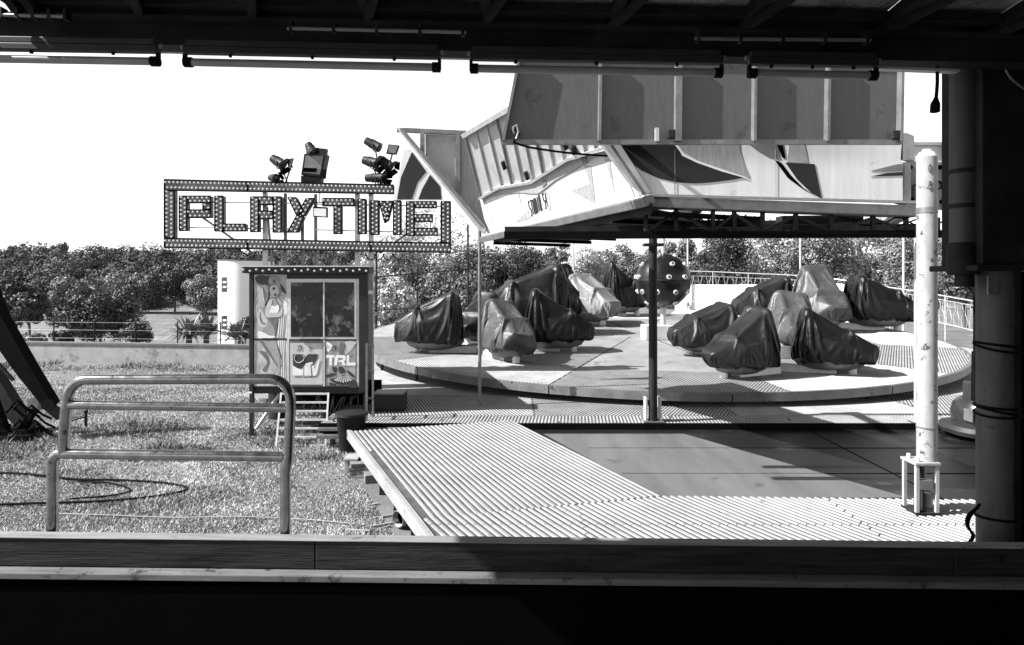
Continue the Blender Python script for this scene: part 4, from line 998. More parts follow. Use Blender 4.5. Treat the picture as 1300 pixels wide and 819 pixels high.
can('uppermost can spotlight of the right cluster, pointing right', 475, 184, 25, 6, .5, .2, False, base=(484, 236))
can('can spotlight with barn doors at the left middle of the right cluster', 472, 206, 24, 6.5, .3, .3, base=(484, 236))
can('can spotlight with barn doors at the right middle of the right cluster', 490, 208, 24, 6.5, .6, .2, base=(484, 236))
can('lowest can spotlight lying flat on the sign at the right cluster', 478, 226, 28, 6, .02, .2, base=(484, 236))
def boxlamp(name, label, pts, th, m_, gl, base):
    Y_ = SY + .05; c = P(sum(p[0] for p in pts) / 4, sum(p[1] for p in pts) / 4, Y_); t = thing(name, label, 'spotlight', c, 'spotlights above the sign')
    m = MB(); m.prism([P(x, y, Y_) for x, y in pts], (0, th, 0)); m.build('housing', m_, t, bevel=.01)
    cx_, cy_ = sum(p[0] for p in pts) / 4, sum(p[1] for p in pts) / 4
    m = MB(); m.prism([P(cx_ + (x - cx_) * .8, cy_ + (y - cy_) * .8, Y_) - Vector((0, .006, 0)) for x, y in pts], (0, .01, 0)); m.build('glass', gl, t)
    m = MB(); q = P(*base, Y_ + th + .03); c2 = P(cx_, cy_, Y_ + th); m.tube([c2, c2 + Vector((0, .05, -.05)), q], .018, 6); m.build('bracket', 'dark_steel', t)
    return t
boxlamp('floodlight', 'square flat floodlight at the top right of the right cluster', [(490, 195), (493, 183), (507, 184.5), (503, 196)], .08, 'dark_steel', 'steel', (487, 236))
boxlamp('floodlight', 'small square floodlight beside the open spotlight on the left', [(366, 212), (369, 200), (372.5, 201), (368.5, 213)], .06, 'steel', 'steel', (363, 231))
t = boxlamp('scanner_light', 'big boxy scanner light in the middle above the sign', [(382, 222), (386, 195), (414, 195), (408, 225)], .3, 'dark_steel', 'steel', (393, 234))
Y_ = SY + .03
m = MB(); m.prism([P(x, y, Y_) for x, y in ((384, 218), (385.5, 213), (402, 213.5), (401, 218.5))], (0, .02, 0)); m.build('vent', 'void', t)
m = MB(); m.prism([P(x, y, Y_) for x, y in ((405, 197), (405, 188), (415, 189), (414, 198))], (0, .1, 0)); m.build('side_wing', 'dark_steel', t)
m = MB(); m.box(P(398, 192, Y_ + .1), (.3, .14, .14)); m.build('head_block', 'black', t, bevel=.02)
m = MB(); m.prism([P(x, y, Y_) for x, y in ((407, 226), (408, 216), (413, 215), (412, 226))], (0, .12, 0)); m.build('side_block', 'black', t)
m = MB(); m.prism([P(x, y, Y_ + .05) for x, y in ((382, 231), (382, 223), (408, 226), (407, 233))], (0, .2, 0)); m.build('base', 'dark_steel', t)
t = thing('hanging_floodlight', 'small floodlight with a pale glass hanging inside the sign below the Y', 'spotlight', P(406, 268, SY - .1))
m = MB(); m.prism([P(x, y, SY - .1) for x, y in ((397, 262), (415, 263), (415, 276), (397, 275))], (0, .1, 0)); m.build('housing', 'black', t, bevel=.01)
m = MB(); m.prism([P(x, y, SY - .108) for x, y in ((398.2, 264.5), (414, 265), (414, 275), (398.2, 274))], (0, .01, 0)); m.build('glass', 'mural_white', t)
m = MB(); m.tube([P(400, 262, SY - .05), P(400, 257, SY - .05), P(412, 257, SY - .05), P(412, 262, SY - .05)], .012, 5); m.bar(P(406, 257, SY - .05), P(406, 244, SY + .05), .02, .02); m.build('bracket', 'black', t)

# ------------------------------------------------------------------ ticket booth
BY = 11.9
def bpx(px, py, dy=0.): return P(px, py, BY) + Vector((0, dy, 0))
bt = thing('ticket_booth', 'small raised ticket booth with painted panels and dark windows', 'booth', (P(392, 400, BY).x, BY, 0))
def bspan(name, x0, x1, y0, y1, d0, d1, m_, parent=bt, bevel=0.):
    a_, b_ = bpx(x0, y1), bpx(x1, y0); mm = MB(); mm.span(a_.x, b_.x, BY + d0, BY + d1, a_.z, b_.z); return mm.build(name, m_, parent, bevel=bevel)
def closed(p, n=4):
    out = []; N_ = len(p)
    for i in range(N_):
        a_, b_, c_, d_ = [Vector((*p[(i + q) % N_], 0)) for q in (-1, 0, 1, 2)]
        for k in range(n):
            t_ = k / n; v = .5 * ((2 * b_) + (c_ - a_) * t_ + (2 * a_ - 5 * b_ + 4 * c_ - d_) * t_ ** 2 + (3 * b_ - a_ - 3 * c_ + d_) * t_ ** 3); out.append((v.x, v.y))
    return out
def bpoly(name, pts, d0, th, m_, parent=bt):
    if name.startswith('painted_') and name != 'painted_ray': pts = closed(pts)
    return MB().prism([bpx(x, y, d0) for x, y in pts], (0, th, 0)).build(name, m_, parent)
def btrap(name, x0, x1, y0, y1, d1, m_):
    a_, b_ = bpx(x0, y1), bpx(x1, y0); xb_ = b_.x * (BY + d1) / BY - .03
    return MB().hexa([(a_.x, BY + .02, a_.z), (b_.x, BY + .02, a_.z), (xb_, BY + d1, a_.z), (a_.x, BY + d1, a_.z), (a_.x, BY + .02, b_.z), (b_.x, BY + .02, b_.z), (xb_, BY + d1, b_.z), (a_.x, BY + d1, b_.z)]).build(name, m_, bt)
body = btrap('body', 319, 466, 347, 491, 2.3, 'booth_body')
roof = bspan('roof', 311, 470, 339, 347, -.12, .3, 'booth_dark'); btrap('roof_cover', 317, 467, 340, 347, 2.4, 'booth_dark')
m = MB()
for i in range(20): 
    p = bpx(313 + i * 8.1, 342.5 + (i % 2) * 1.6, -.12); m.dome(p, (0, -1, 0), .024, .035, 8)
o = m.build('bulbs', 'bulb', roof, smooth=True)
bspan('roof_lip', 308, 472, 337.6, 339, -.15, .33, 'galv')
bspan('corner_post', 317, 322, 347, 497, -.03, .06, 'booth_dark', bevel=.004)
bspan('corner_post', 456, 467, 347, 497, -.03, .06, 'booth_dark', bevel=.004)
bspan('header', 322, 456, 347, 354, -.012, .02, 'booth_dark')
mu = bspan('mural_panel', 323, 364.5, 348.5, 429.5, -.016, .019, 'mural')
ml = bspan('mural_panel', 323, 364.5, 432, 490, -.016, .019, 'mural_low')
bspan('seam_bar', 322, 365, 429.5, 432, -.02, .02, 'booth_dark')
bspan('mid_stile', 364.5, 367.5, 354, 491, -.02, .02, 'frame_pale')
bspan('end_stile', 453, 456, 354, 491, -.02, .02, 'frame_pale')
wf = bspan('window_frame', 367.5, 453, 354, 430.5, -.03, .019, 'frame_pale', bevel=.004)
bspan('pane', 370, 410.8, 358.5, 427.5, -.034, -.03, 'pane', wf); bspan('pane', 413, 450, 358.5, 427.5, -.034, -.03, 'pane', wf)
bspan('divider', 411, 412.6, 357, 428.5, -.04, -.03, 'frame_pale', wf)
lf = bspan('lower_frame', 367.5, 453, 432, 490, -.018, .019, 'steel')
pm = bspan('poster_panel', 369, 410, 435.5, 488, -.024, -.018, 'panel_pale', lf)
pt = bspan('poster_panel', 414, 452, 433.5, 489, -.024, -.018, 'panel_grey', lf)
bspan('lower_divider', 411, 413, 432, 490, -.034, -.018, 'frame_pale', lf)
bspan('latch_bar', 382, 407, 429.8, 432, -.06, -.03, 'booth_dark')
kk = 100 / 765.
def z3(pts): return [(310 + x * kk, 420 + y * kk) for x, y in pts]
def z2(pts): return [(310 + x * kk, 330 + y * kk) for x, y in pts]
# logo poster
bpoly('logo_white', z3([(478, 320), (478, 432), (578, 432), (578, 360), (592, 350), (592, 432), (628, 432), (628, 330), (600, 325), (560, 366)]), -.027, .003, 'mural_white', pm)
bpoly('logo_dark', z3([(478, 226), (575, 226), (598, 254), (625, 226), (715, 224), (715, 262), (692, 300), (668, 335), (645, 296), (600, 325), (560, 372), (520, 360), (478, 335)]), -.029, .002, 'mural_dark', pm)
m = MB(); m.tube([bpx(*q, -.031) for q in z3([(500, 232), (490, 268), (512, 304), (548, 308), (580, 285), (590, 255), (572, 232)])], .006, 5); m.build('logo_outline', 'mural_white', pm)
bpoly('logo_letter', z3([(600, 318), (668, 300), (672, 318), (648, 325), (655, 432), (632, 432), (630, 330), (604, 336)]), -.032, .002, 'mural_white', pm)
bpoly('logo_letter', z3([(662, 340), (678, 332), (692, 372), (722, 282), (738, 276), (716, 400), (700, 432), (672, 432)]), -.0325, .002, 'mural_white', pm)
c = bpx(*z3([(595, 446)])[0], -.0265); text('caption', 'MUSIC TELEVISION', 'text_dark', pm, c, (1, 0, 0), (0, 0, 1), .036, .001, 0, 1.3)
def note(x, y, s_, par, two=True):
    m = MB()
    def q(a_, b_): return bpx(*z3([(x + a_ * s_, y + b_ * s_)])[0], -.03)
    m.ball(q(0, 0), .012 * s_, 8, 4, (1.2, .12, .9)); m.bar(q(7, 0), q(7, -42), .008, .003, (0, 1, 0))
    if two: m.ball(q(28, -6), .012 * s_, 8, 4, (1.2, .12, .9)); m.bar(q(35, -6), q(35, -48), .008, .003, (0, 1, 0)); m.bar(q(7, -42), q(35, -48), .018, .003, (0, 1, 0))
    else: m.bar(q(7, -42), q(24, -24), .008, .003, (0, 1, 0))
    m.build('music_note', 'mural_dark', par)
note(525, 190, 1., pm); note(640, 190, .85, pm, False)
# TRL poster
for pl in ([(798, 234), (880, 234), (880, 258), (858, 258), (858, 335), (833, 335), (833, 262), (798, 262)],
           [(895, 236), (975, 236), (990, 250), (990, 282), (975, 296), (992, 335), (962, 335), (948, 300), (918, 306), (918, 288), (962, 280), (962, 262), (918, 262), (905, 335), (878, 335), (884, 255)],
           [(1000, 236), (1024, 236), (1024, 308), (1086, 308), (1086, 336), (996, 336)]):
    bpoly('poster_letter', z3(pl), -.028, .004, 'mural_white', pt)
note(858, 190, .95, pt)
bpoly('painted_flame', z3([(800, 105), (850, 130), (858, 150), (820, 205), (798, 150)]), -.0265, .002, 'mural_white', pt)
bpoly('painted_flame', z3([(985, 105), (1085, 105), (1082, 130), (1030, 200), (985, 225), (1000, 170)]), -.0265, .002, 'panel_pale', pt)
bpoly('painted_flame', z3([(940, 110), (975, 115), (990, 140), (965, 180), (960, 225), (930, 225), (925, 160)]), -.0268, .002, 'skin_shade', pt)
bpoly('painted_dish', z3([(830, 470), (880, 460), (940, 440), (965, 425), (1000, 445), (1070, 475), (1060, 510), (1000, 525), (900, 515)]), -.0265, .002, 'mural_dark', pt)
for i in range(9):
    a_ = -1.1 + i * .275; bpoly('painted_ray', z3([(965 + 25 * math.sin(a_), 440 - 10 * math.cos(a_)), (965 + 34 * math.sin(a_ + .05), 440), (965 + 95 * math.sin(a_) + 6, 500 - 20 * abs(a_)), (965 + 95 * math.sin(a_) - 6, 500 - 20 * abs(a_))]), -.0295, .002, 'mural_white', pt)
for pl in ([(800, 430), (850, 410), (900, 415), (860, 440), (810, 450)], [(1000, 380), (1050, 410), (1075, 450), (1030, 430)], [(860, 350), (900, 355), (900, 400), (870, 395)], [(920, 350), (960, 350), (985, 400), (930, 405)], [(840, 500), (900, 520), (880, 535), (830, 520)]):
    bpoly('painted_stroke', z3(pl), -.0275, .002, 'mural_dark', pt)
bpoly('painted_stroke', z3([(1025, 545), (1075, 475), (1105, 545)]), -.028, .002, 'mural_dark', pt)
# painted dancer (flat airbrushed figure in a strapless white top and wrap)
def grow(pts, k):
    cx_, cy_ = sum(p[0] for p in pts) / len(pts), sum(p[1] for p in pts) / len(pts)
    return [(cx_ + (x - cx_) * (1 + k / max(20, abs(x - cx_) + 10)), cy_ + (y - cy_) * (1 + k / max(20, abs(y - cy_) + 10))) for x, y in pts]
D_BODY = [(262, 378), (300, 374), (318, 400), (335, 440), (342, 478), (322, 520), (320, 580), (324, 650), (302, 735), (240, 722), (168, 690), (205, 660), (238, 610), (240, 555), (228, 500), (238, 425)]
D_HEAD = [(254, 262), (290, 244), (332, 258), (342, 300), (330, 340), (300, 366), (268, 350), (252, 305)]
D_ARM = [(252, 385), (278, 396), (262, 450), (246, 505), (300, 512), (342, 508), (366, 466), (378, 480), (366, 545), (300, 556), (222, 556), (206, 520), (216, 465)]
bpoly('painted_hair', z2([(112, 170), (150, 150), (210, 152), (255, 175), (250, 245), (215, 240), (180, 240), (145, 232), (120, 210)]), -.0182, .002, 'mural_dark', mu)
bpoly('painted_hair', z2([(345, 232), (372, 246), (400, 290), (416, 330), (392, 322), (362, 290)]), -.0182, .002, 'mural_dark', mu)
bpoly('painted_hair', z2([(246, 250), (258, 300), (250, 350), (262, 385), (246, 400), (228, 420), (214, 455), (204, 430), (226, 380), (236, 320)]), -.0186, .002, 'mural_dark', mu)
bpoly('painted_wing', z2([(172, 262), (200, 246), (232, 290), (240, 330), (226, 380), (200, 425), (178, 350), (168, 300)]), -.0184, .002, 'panel_pale', mu)
for i in range(5): bpoly('painted_feather', z2([(180 + i * 10, 268 + i * 12), (184 + i * 10, 266 + i * 12), (206 + i * 5, 400 - i * 12), (201 + i * 5, 402 - i * 12)]), -.0205, .002, 'skin_shade', mu)
bpoly('painted_wing', z2([(140, 520), (160, 470), (186, 510), (224, 575), (232, 610), (210, 652), (172, 650), (148, 605)]), -.0184, .002, 'panel_pale', mu)
bpoly('painted_feather', z2([(160, 500), (166, 560), (190, 610), (214, 612), (196, 628), (168, 610), (152, 560)]), -.0205, .002, 'skin_shade', mu)
bpoly('painted_outline', z2(grow(D_BODY, 5)), -.0188, .002, 'mural_dark', mu); bpoly('painted_skin', z2(D_BODY), -.0205, .002, 'skin', mu)
bpoly('painted_outline', z2(grow(D_HEAD, 4)), -.0192, .002, 'mural_dark', mu); bpoly('painted_skin', z2(D_HEAD), -.0212, .002, 'panel_pale', mu)
bpoly('painted_shade', z2([(238, 560), (316, 560), (322, 650), (306, 722), (292, 660), (262, 610)]), -.0222, .002, 'skin_shade', mu)
bpoly('painted_top', z2([(252, 440), (300, 452), (334, 436), (343, 476), (322, 516), (280, 520), (240, 512)]), -.0222, .002, 'mural_white', mu)
bpoly('painted_outline', z2(grow(D_ARM, 4)), -.0226, .002, 'skin_shade', mu); bpoly('painted_arm', z2(D_ARM), -.0242, .002, 'panel_pale', mu)
bpoly('painted_hat', z2([(242, 232), (244, 185), (270, 158), (310, 155), (342, 175), (352, 230), (362, 300), (352, 345), (330, 372), (338, 320), (330, 268), (300, 236), (262, 240)]), -.0226, .002, 'panel_grey', mu)
bpoly('painted_face_mark', z2([(282, 270), (300, 266), (306, 282), (290, 294), (280, 286)]), -.0236, .002, 'mural_dark', mu)
bpoly('painted_face_mark', z2([(288, 200), (302, 196), (304, 216), (290, 218)]), -.0245, .002, 'mural_dark', mu)
bpoly('painted_face_mark', z2([(294, 332), (318, 326), (316, 344), (300, 350)]), -.0236, .002, 'mural_dark', mu)
bpoly('painted_cloth', z2([(395, 378), (428, 372), (426, 560), (424, 757), (332, 757), (336, 640), (352, 560), (380, 480)]), -.0186, .002, 'mural_white', mu)
bpoly('painted_cloth', z2([(146, 692), (200, 708), (252, 732), (300, 738), (290, 757), (200, 758), (144, 757)]), -.0245, .002, 'mural_white', mu)
for x in (350, 371, 390, 404): bpoly('painted_fold', z2([(x + 4, 540), (x + 9, 540), (x + 2, 650), (x - 8, 752), (x - 14, 752), (x - 4, 650)]), -.0205, .002, 'skin_shade', mu)
for x0, y0 in ((108, 250), (118, 420), (112, 600)): bpoly('painted_swirl', z2([(x0, y0), (x0 + 14, y0 + 40), (x0 + 8, y0 + 90), (x0 + 22, y0 + 140), (x0 + 12, y0 + 140), (x0 - 2, y0 + 90), (x0 + 4, y0 + 40)]), -.018, .002, 'panel_pale', mu)
D_LEG = [(158, 98), (235, 97), (310, 98), (325, 150), (345, 220), (374, 300), (360, 345), (345, 420), (328, 428), (334, 350), (300, 290), (220, 190)]
bpoly('painted_outline', z3(grow(D_LEG, 5)), -.0188, .002, 'mural_dark', ml); bpoly('painted_leg', z3(D_LEG), -.0202, .002, 'skin', ml)
bpoly('painted_shade', z3([(158, 96), (185, 96), (260, 210), (330, 345), (318, 340), (240, 225), (200, 170)]), -.021, .002, 'skin_shade', ml)
bpoly('painted_cloth', z3([(330, 96), (410, 96), (418, 430), (340, 430), (380, 300), (355, 200)]), -.0188, .002, 'mural_white', ml)
bpoly('painted_flame', z3([(150, 200), (215, 210), (250, 300), (215, 390), (180, 380), (225, 300)]), -.0188, .002, 'skin_shade', ml)
for x in (345, 365, 385, 400): bpoly('painted_fold', z3([(x, 100), (x + 5, 100), (x + 14, 430), (x + 8, 430)]), -.0205, .002, 'skin_shade', ml)
# under the booth
btrap('skirt', 319, 466, 491, 500, 2.3, 'booth_dark')
for x, dp in ((319, 0), (464, 0), (322, 1.65), (440, 1.65)):
    a_ = bpx(x, 500, dp); m = MB(); m.bar((a_.x, a_.y + .03, 0), (a_.x, a_.y + .03, a_.z), .07, .07); m.build('leg', 'booth_dark', bt)
m = MB(); a_ = bpx(345, 512, .3); m.bar((bpx(322, 555).x, BY + .1, .1), (a_.x, BY + .5, .75), .05, .05); m.build('strut', 'galv', bt)
m = MB(); a_ = bpx(345, 520); m.cyl((a_.x - .18, BY + .9, .15), (a_.x - .18, BY + .9, .8), .22, n=16); m.build('tank', 'dark_steel', bt, smooth=True)
m = MB(); m.span(bpx(395, 0).x, bpx(455, 0).x, BY + .9, BY + 1.6, .12, .6); m.build('under_box', 'black', bt)
m = MB(); m.span(bpx(322, 0).x, bpx(462, 0).x, BY + 1.6, BY + 1.64, .25, .8); m.build('back_skirt', 'black', bt)
m = MB(); rr = random.Random(2)
for i in range(14):
    p = Vector((bpx(rr.uniform(375, 440), 0).x, BY + rr.uniform(.4, .9), .6)); m.tube([p, p + Vector((rr.uniform(-.3, .3), 0, -.3)), p + Vector((rr.uniform(-.4, .4), .1, rr.uniform(-.5, -.2)))], .012, 5)
m.build('hanging_cables', 'steel', bt)
# step ladder leaning on the booth
lt = thing('step_ladder', 'pale metal rung ladder leaning against the booth front', 'ladder', G(378, 567))
def lp(px, py): 
    f_ = (567 - py) / 70.; return P(px, py, 11.15 + .55 * f_)
for (x0, x1) in ((357, 350.5), (417, 413)):
    m = MB(); m.bar(lp(x0, 499), lp(x1, 567), .03, .04); m.build('stile', 'frame_pale', lt)
for k in range(7):
    f_ = k / 6; y = 500 + 66 * f_; m = MB(); m.bar(lp(357 - 6.5 * f_, y), lp(417 - 4 * f_, y), .035, .03); m.build('rung', 'frame_pale', lt)
# handrail and bin at the right of the booth
ht = thing('stair_handrail', 'narrow upright steel handrail between the booth and the platform', 'handrail', G(469, 548))
Y_ = 11.35
for x, y0 in ((465.5, 436), (473.5, 438)):
    m = MB(); p = P(x, y0, Y_ + (.3 if x > 470 else 0)); m.bar((p.x, p.y, 0), p, .035, .035); m.build('upright', 'steel', ht)
for y in (438, 470, 505):
    m = MB(); m.bar(P(465.5, y, Y_), P(473.5, y + 1, Y_ + .3), .03, .03); m.build('crossbar', 'steel', ht)
bn = thing('rubbish_bin', 'dark plastic bin beside the booth behind the deck corner', 'bin', G(446, 572))
c = G(446, 572); s_ = c.y / F
m = MB(); m.tube([c, c + Vector((0, 0, .02)), c + Vector((0, 0, .60)), c + Vector((0, 0, .62))], [.19, .2, .25, .27], 20); m.build('body', 'plastic_dark', bn, smooth=True)
m = MB(); m.tube([c + Vector((0, 0, .62)), c + Vector((0, 0, .66)), c + Vector((0, 0, .68))], [.28, .27, .12], 20); m.build('lid', 'plastic_dark', bn, smooth=True)
m = MB(); m.tube([c + Vector((-.27, -.02, .5)), c + Vector((-.31, -.02, .53)), c + Vector((-.27, -.02, .58))], .015, 6); m.build('handle', 'plastic_dark', bn)
# dark crate on the platform
ck = G(493, 523, FZ); kt = thing('equipment_crate', 'dark low crate sitting in shade on the platform left end', 'crate', ck)
m = MB(); m.box(ck + Vector((0, .22, .17)), (.58, .44, .31)); m.build('body', 'booth_dark', kt, bevel=.01)
m = MB(); m.box(ck + Vector((0, .22, .345)), (.6, .46, .03)); m.build('lid', 'steel', kt, bevel=.006)
# blocks and bits below the deck edge
def at_deck(f_, off=.0): x, y = lerp(A_, E_, f_); return Vector((x + off, y, 0))
def simple(name, label, cat, m_, mb_, group=None): return tag(mb_.build(name, m_, None, bevel=.006), label, cat, group)
p = G(446, 603); mb_ = MB(); mb_.box(p + Vector((0, .1, .24)), (.22, .3, .03)); mb_.box(p + Vector((-.07, .02, .115)), (.06, .08, .22)); mb_.box(p + Vector((.07, .15, .115)), (.06, .08, .22)); simple('trestle', 'small pale trestle under the far corner of the left deck', 'trestle', 'pale_wood', mb_)
p = G(457, 606)
for k in range(4):
    mb_ = MB(); mb_.box(p + Vector((.0 + .02 * (k % 2), .1, .03 + k * .055)), (.34, .3, .05), .1 * (k - 1)); simple('packing_board', ['lowest dark board of the packing stack under the deck', 'second board up in the packing stack under the deck', 'third board up in the packing stack under the deck', 'top board of the packing stack under the deck edge'][k], 'board', 'timber', mb_, 'packing boards under the deck')
p = G(468, 614); mb_ = MB(); mb_.box(p + Vector((.02, .1, .06)), (.2, .2, .12), .3); simple('packing_block', 'single dark block on the grass beside the packing stack', 'block', 'timber', mb_)
rr = random.Random(5)
for i, (x0, y0, x1, y1, lb) in enumerate(((470, 660, 502, 655, 'long pale stick on the grass beside the deck'), (470, 670, 508, 664, 'pale splintered lath nearest the pipe end under the deck'), (440, 674, 470, 676, 'short pale stick farthest left by the rail board'), (486, 672, 496, 669, 'broken pale chip lying among the sticks'), (472, 642, 481, 641, 'small pale scrap on grass beside a deck leg'))):
    a_, b_ = G(x0, y0) + Vector((0, 0, .012)), G(x1, y1) + Vector((0, 0, .02)); mb_ = MB(); mb_.bar(a_, b_, .025, .02); simple('wood_scrap', lb, 'stick', 'pale_wood', mb_, 'wood scraps beside the deck')
p = G(512, 668) ; pt_ = thing('pipe_offcut', 'short open pipe end poking out under the deck edge', 'pipe', p)
mb_ = MB(); mb_.tube([p + Vector((-.05, -.1, .12)), p + Vector((.3, .35, .12))], .1, 18, cap=False); o = mb_.build('tube', 'steel', pt_, smooth=True); sm_ = o.modifiers.new('wall', 'SOLIDIFY'); sm_.thickness = .012
mb_ = MB(); mb_.cyl(p + Vector((.0, -.03, .12)), p + Vector((.02, -.0, .12)), .09, n=16); mb_.build('bore', 'void', pt_)

# ------------------------------------------------------------------ folded ride arm at the left
lt = thing('folded_ride_arm', 'dark leaning steel arms of a folded ride at the left edge', 'ride arm', G(20, 566))
Ya = 11.6
def ap(px, py, dy=0.): return P(px, py, Ya + dy)
m = MB(); m.prism([ap(-60, 310), ap(-30, 318), ap(2, 402), ap(40, 468), ap(66, 512), ap(58, 520), ap(50, 512), ap(20, 475), ap(-5, 440), ap(-60, 350)], (0, .22, 0)); m.build('main_arm', 'black', lt, bevel=.01)
m = MB(); m.bar(ap(58, 512, .1), ap(78, 529, .1), .12, .16, (0, 1, 0)); m.build('arm_tip', 'dark_steel', lt)
m = MB(); m.cyl(ap(60, 514, -.04), ap(60, 514, .26), .1, n=14); m.build('pivot', 'dark_steel', lt, smooth=True)
m = MB(); m.prism([ap(-40, 440, .5), ap(-2, 480, .5), ap(33, 537, .5), ap(36, 545, .5), ap(22, 545, .5), ap(-40, 480, .5)], (0, .22, 0)); m.build('lower_arm', 'dark_steel', lt, bevel=.01)
m = MB(); m.bar(ap(-40, 420, .3), ap(17, 483, .3), .05, .05); m.build('strut', 'dark_steel', lt)
m = MB(); m.prism([ap(34, 508, .3), ap(48, 502, .3), ap(48, 522, .3), ap(35, 526, .3)], (0, .2, 0)); m.build('ribbed_box', 'steel', lt)
m = MB(); m.bar(ap(-40, 550, .3), ap(45, 548, .3), .4, .14); m.bar(ap(-20, 560, -.1), ap(40, 556, -.1), .1, .12); m.bar(ap(20, 560, .3), ap(44, 520, .3), .1, .1); m.bar(ap(-10, 500, .2), ap(10, 555, .2), .14, .1); m.build('base_frame', 'black', lt)
m = MB()
for i in range(12):
    p = ap(rr.uniform(-20, 40), rr.uniform(515, 550), rr.uniform(.0, .5)); m.tube([p, p + Vector((.15, -.05, .12)), p + Vector((.3, 0, -.05)), p + Vector((.45, .05, -.15))], .02, 6)
m.build('hoses', 'black', lt)
p = G(109, 542); mb_ = MB(); mb_.cyl(p - Vector((0, 0, .05)), p + Vector((0, 0, .3)), .03, .025, 8); mb_.ball(p + Vector((0, 0, .31)), .045, 8, 6); tag(mb_.build('ground_stake', 'dark_steel'), 'short dark stake in the weeds right of the leaning arm', 'stake')
m = MB(); m.tube([ap(80, 530, .1), ap(92, 534), p + Vector((0, 0, .2))], .012, 5); tag(m.build('tether_cable', 'black'), 'thin dark cable from the leaning arm to the stake', 'cable')

# dark tubes in place of cast shadow loops, and a rope, on the grass
def ground_curve(px, z=.03): return [G(x, y) + Vector((0, 0, z)) for x, y in px]
def smooth_pts(p, n=8):
    out = []
    for i in range(len(p) - 1):
        p0, p1, p2, p3 = p[max(i - 1, 0)], p[i], p[i + 1], p[min(i + 2, len(p) - 1)]
        for k in range(n):
            t_ = k / n; out.append(.5 * ((2 * p1) + (p2 - p0) * t_ + (2 * p0 - 5 * p1 + 4 * p2 - p3) * t_ ** 2 + (3 * p1 - p0 - 3 * p2 + p3) * t_ ** 3))
    return out + [p[-1]]
m = MB(); m.tube(smooth_pts(ground_curve([(-30, 603), (30, 604), (95, 611), (150, 612), (210, 616), (238, 623), (215, 630), (170, 636), (110, 640), (40, 642), (-30, 645)])), .016, 6); m.tube(smooth_pts(ground_curve([(100, 614), (140, 616), (166, 625), (140, 632), (90, 636)])), .012, 6)
tag(m.build('shadow_loops', 'black', smooth=True), 'dark loops drawn as cast shadows on the grass at left', 'cable')
m = MB(); m.tube(smooth_pts(ground_curve([(75, 655), (140, 657), (220, 660), (300, 659), (380, 662), (450, 668)])), .008, 5); tag(m.build('pale_rope', 'pale_wood', smooth=True), 'thin pale rope lying straight across the near grass', 'rope')

# ------------------------------------------------------------------ bumper car
c = G(1246, 566, .304); bc_ = thing('bumper_car', 'dark bumper car with a tall rod, half hidden behind the steel column', 'bumper car', c + Vector((.62, .55, 0)))
x0, y0, z0 = c.x + .62, c.y + .55, .304
def ring(rx, ry, z, n=32, e=2.6): return [(x0 + rx * abs(math.cos(t_)) ** (2 / e) * (1 if math.cos(t_) > 0 else -1), y0 + ry * abs(math.sin(t_)) ** (2 / e) * (1 if math.sin(t_) > 0 else -1), z) for t_ in [2 * math.pi * k / n for k in range(n)]]
def loft(rings, cap=True):
    m = MB(); n = len(rings[0])
    for r_ in rings: m.v += r_
    for j in range(len(rings) - 1): m.f += [(j * n + k, j * n + (k + 1) % n, (j + 1) * n + (k + 1) % n, (j + 1) * n + k) for k in range(n)]
    if cap: m.f += [tuple(range(n))[::-1], tuple(range((len(rings) - 1) * n, len(rings) * n))]
    return m
loft([ring(.68, .5, z0 + .05), ring(.76, .58, z0 + .08), ring(.79, .61, z0 + .15), ring(.76, .58, z0 + .22), ring(.66, .5, z0 + .24)]).build('bumper', 'rubber', bc_, smooth=True)
loft([ring(.6, .46, z0 + .24), ring(.62, .47, z0 + .4), ring(.58, .44, z0 + .56), ring(.5, .38, z0 + .64), ring(.44, .32, z0 + .6), ring(.4, .28, z0 + .35)]).build('body', 'car_paint', bc_, smooth=True)
m = MB(); m.box((x0 - .607, y0 - .25, z0 + .42), (.03, .2, .2), 0); m.build('badge_panel', 'steel', bc_, bevel=.01)
m = MB(); m.box((x0 - .45, y0 - .47, z0 + .42), (.2, .03, .16)); m.build('badge_panel', 'steel', bc_, bevel=.01)
m = MB(); m.box((x0 - .05, y0, z0 + .5), (.4, .5, .12)); m.box((x0 - .3, y0, z0 + .72), (.12, .52, .4)); m.build('seat', 'rubber', bc_, bevel=.04)
m = MB(); m.tube([(x0 + .25 + .03 * math.cos(t_), y0 + .15 * math.cos(t_), z0 + .75 + .13 * math.sin(t_)) for t_ in [2 * math.pi * k / 20 for k in range(21)]], .018, 6); m.cyl((x0 + .25, y0, z0 + .75), (x0 + .42, y0, z0 + .55), .02, n=8); m.build('steering_wheel', 'black', bc_, smooth=True)
rx_ = P(1237.5, 480, c.y + .45); m = MB(); m.cyl((rx_.x, rx_.y, z0 + .5), (rx_.x, rx_.y, z0 + 1.45), .055, .045, 12); m.build('rod_socket', 'black', bc_, smooth=True)
m = MB(); m.cyl((rx_.x, rx_.y, z0 + 1.4), (rx_.x, rx_.y, 3.6), .026, n=10); m.build('contact_rod', 'black', bc_, smooth=True)
for q in (-.15, .15): 
    m = MB(); m.cyl((x0 + .62, y0 + q, z0 + .42), (x0 + .66, y0 + q, z0 + .42), .06, n=14); m.build('headlight', 'lamp_ring', bc_, smooth=True)

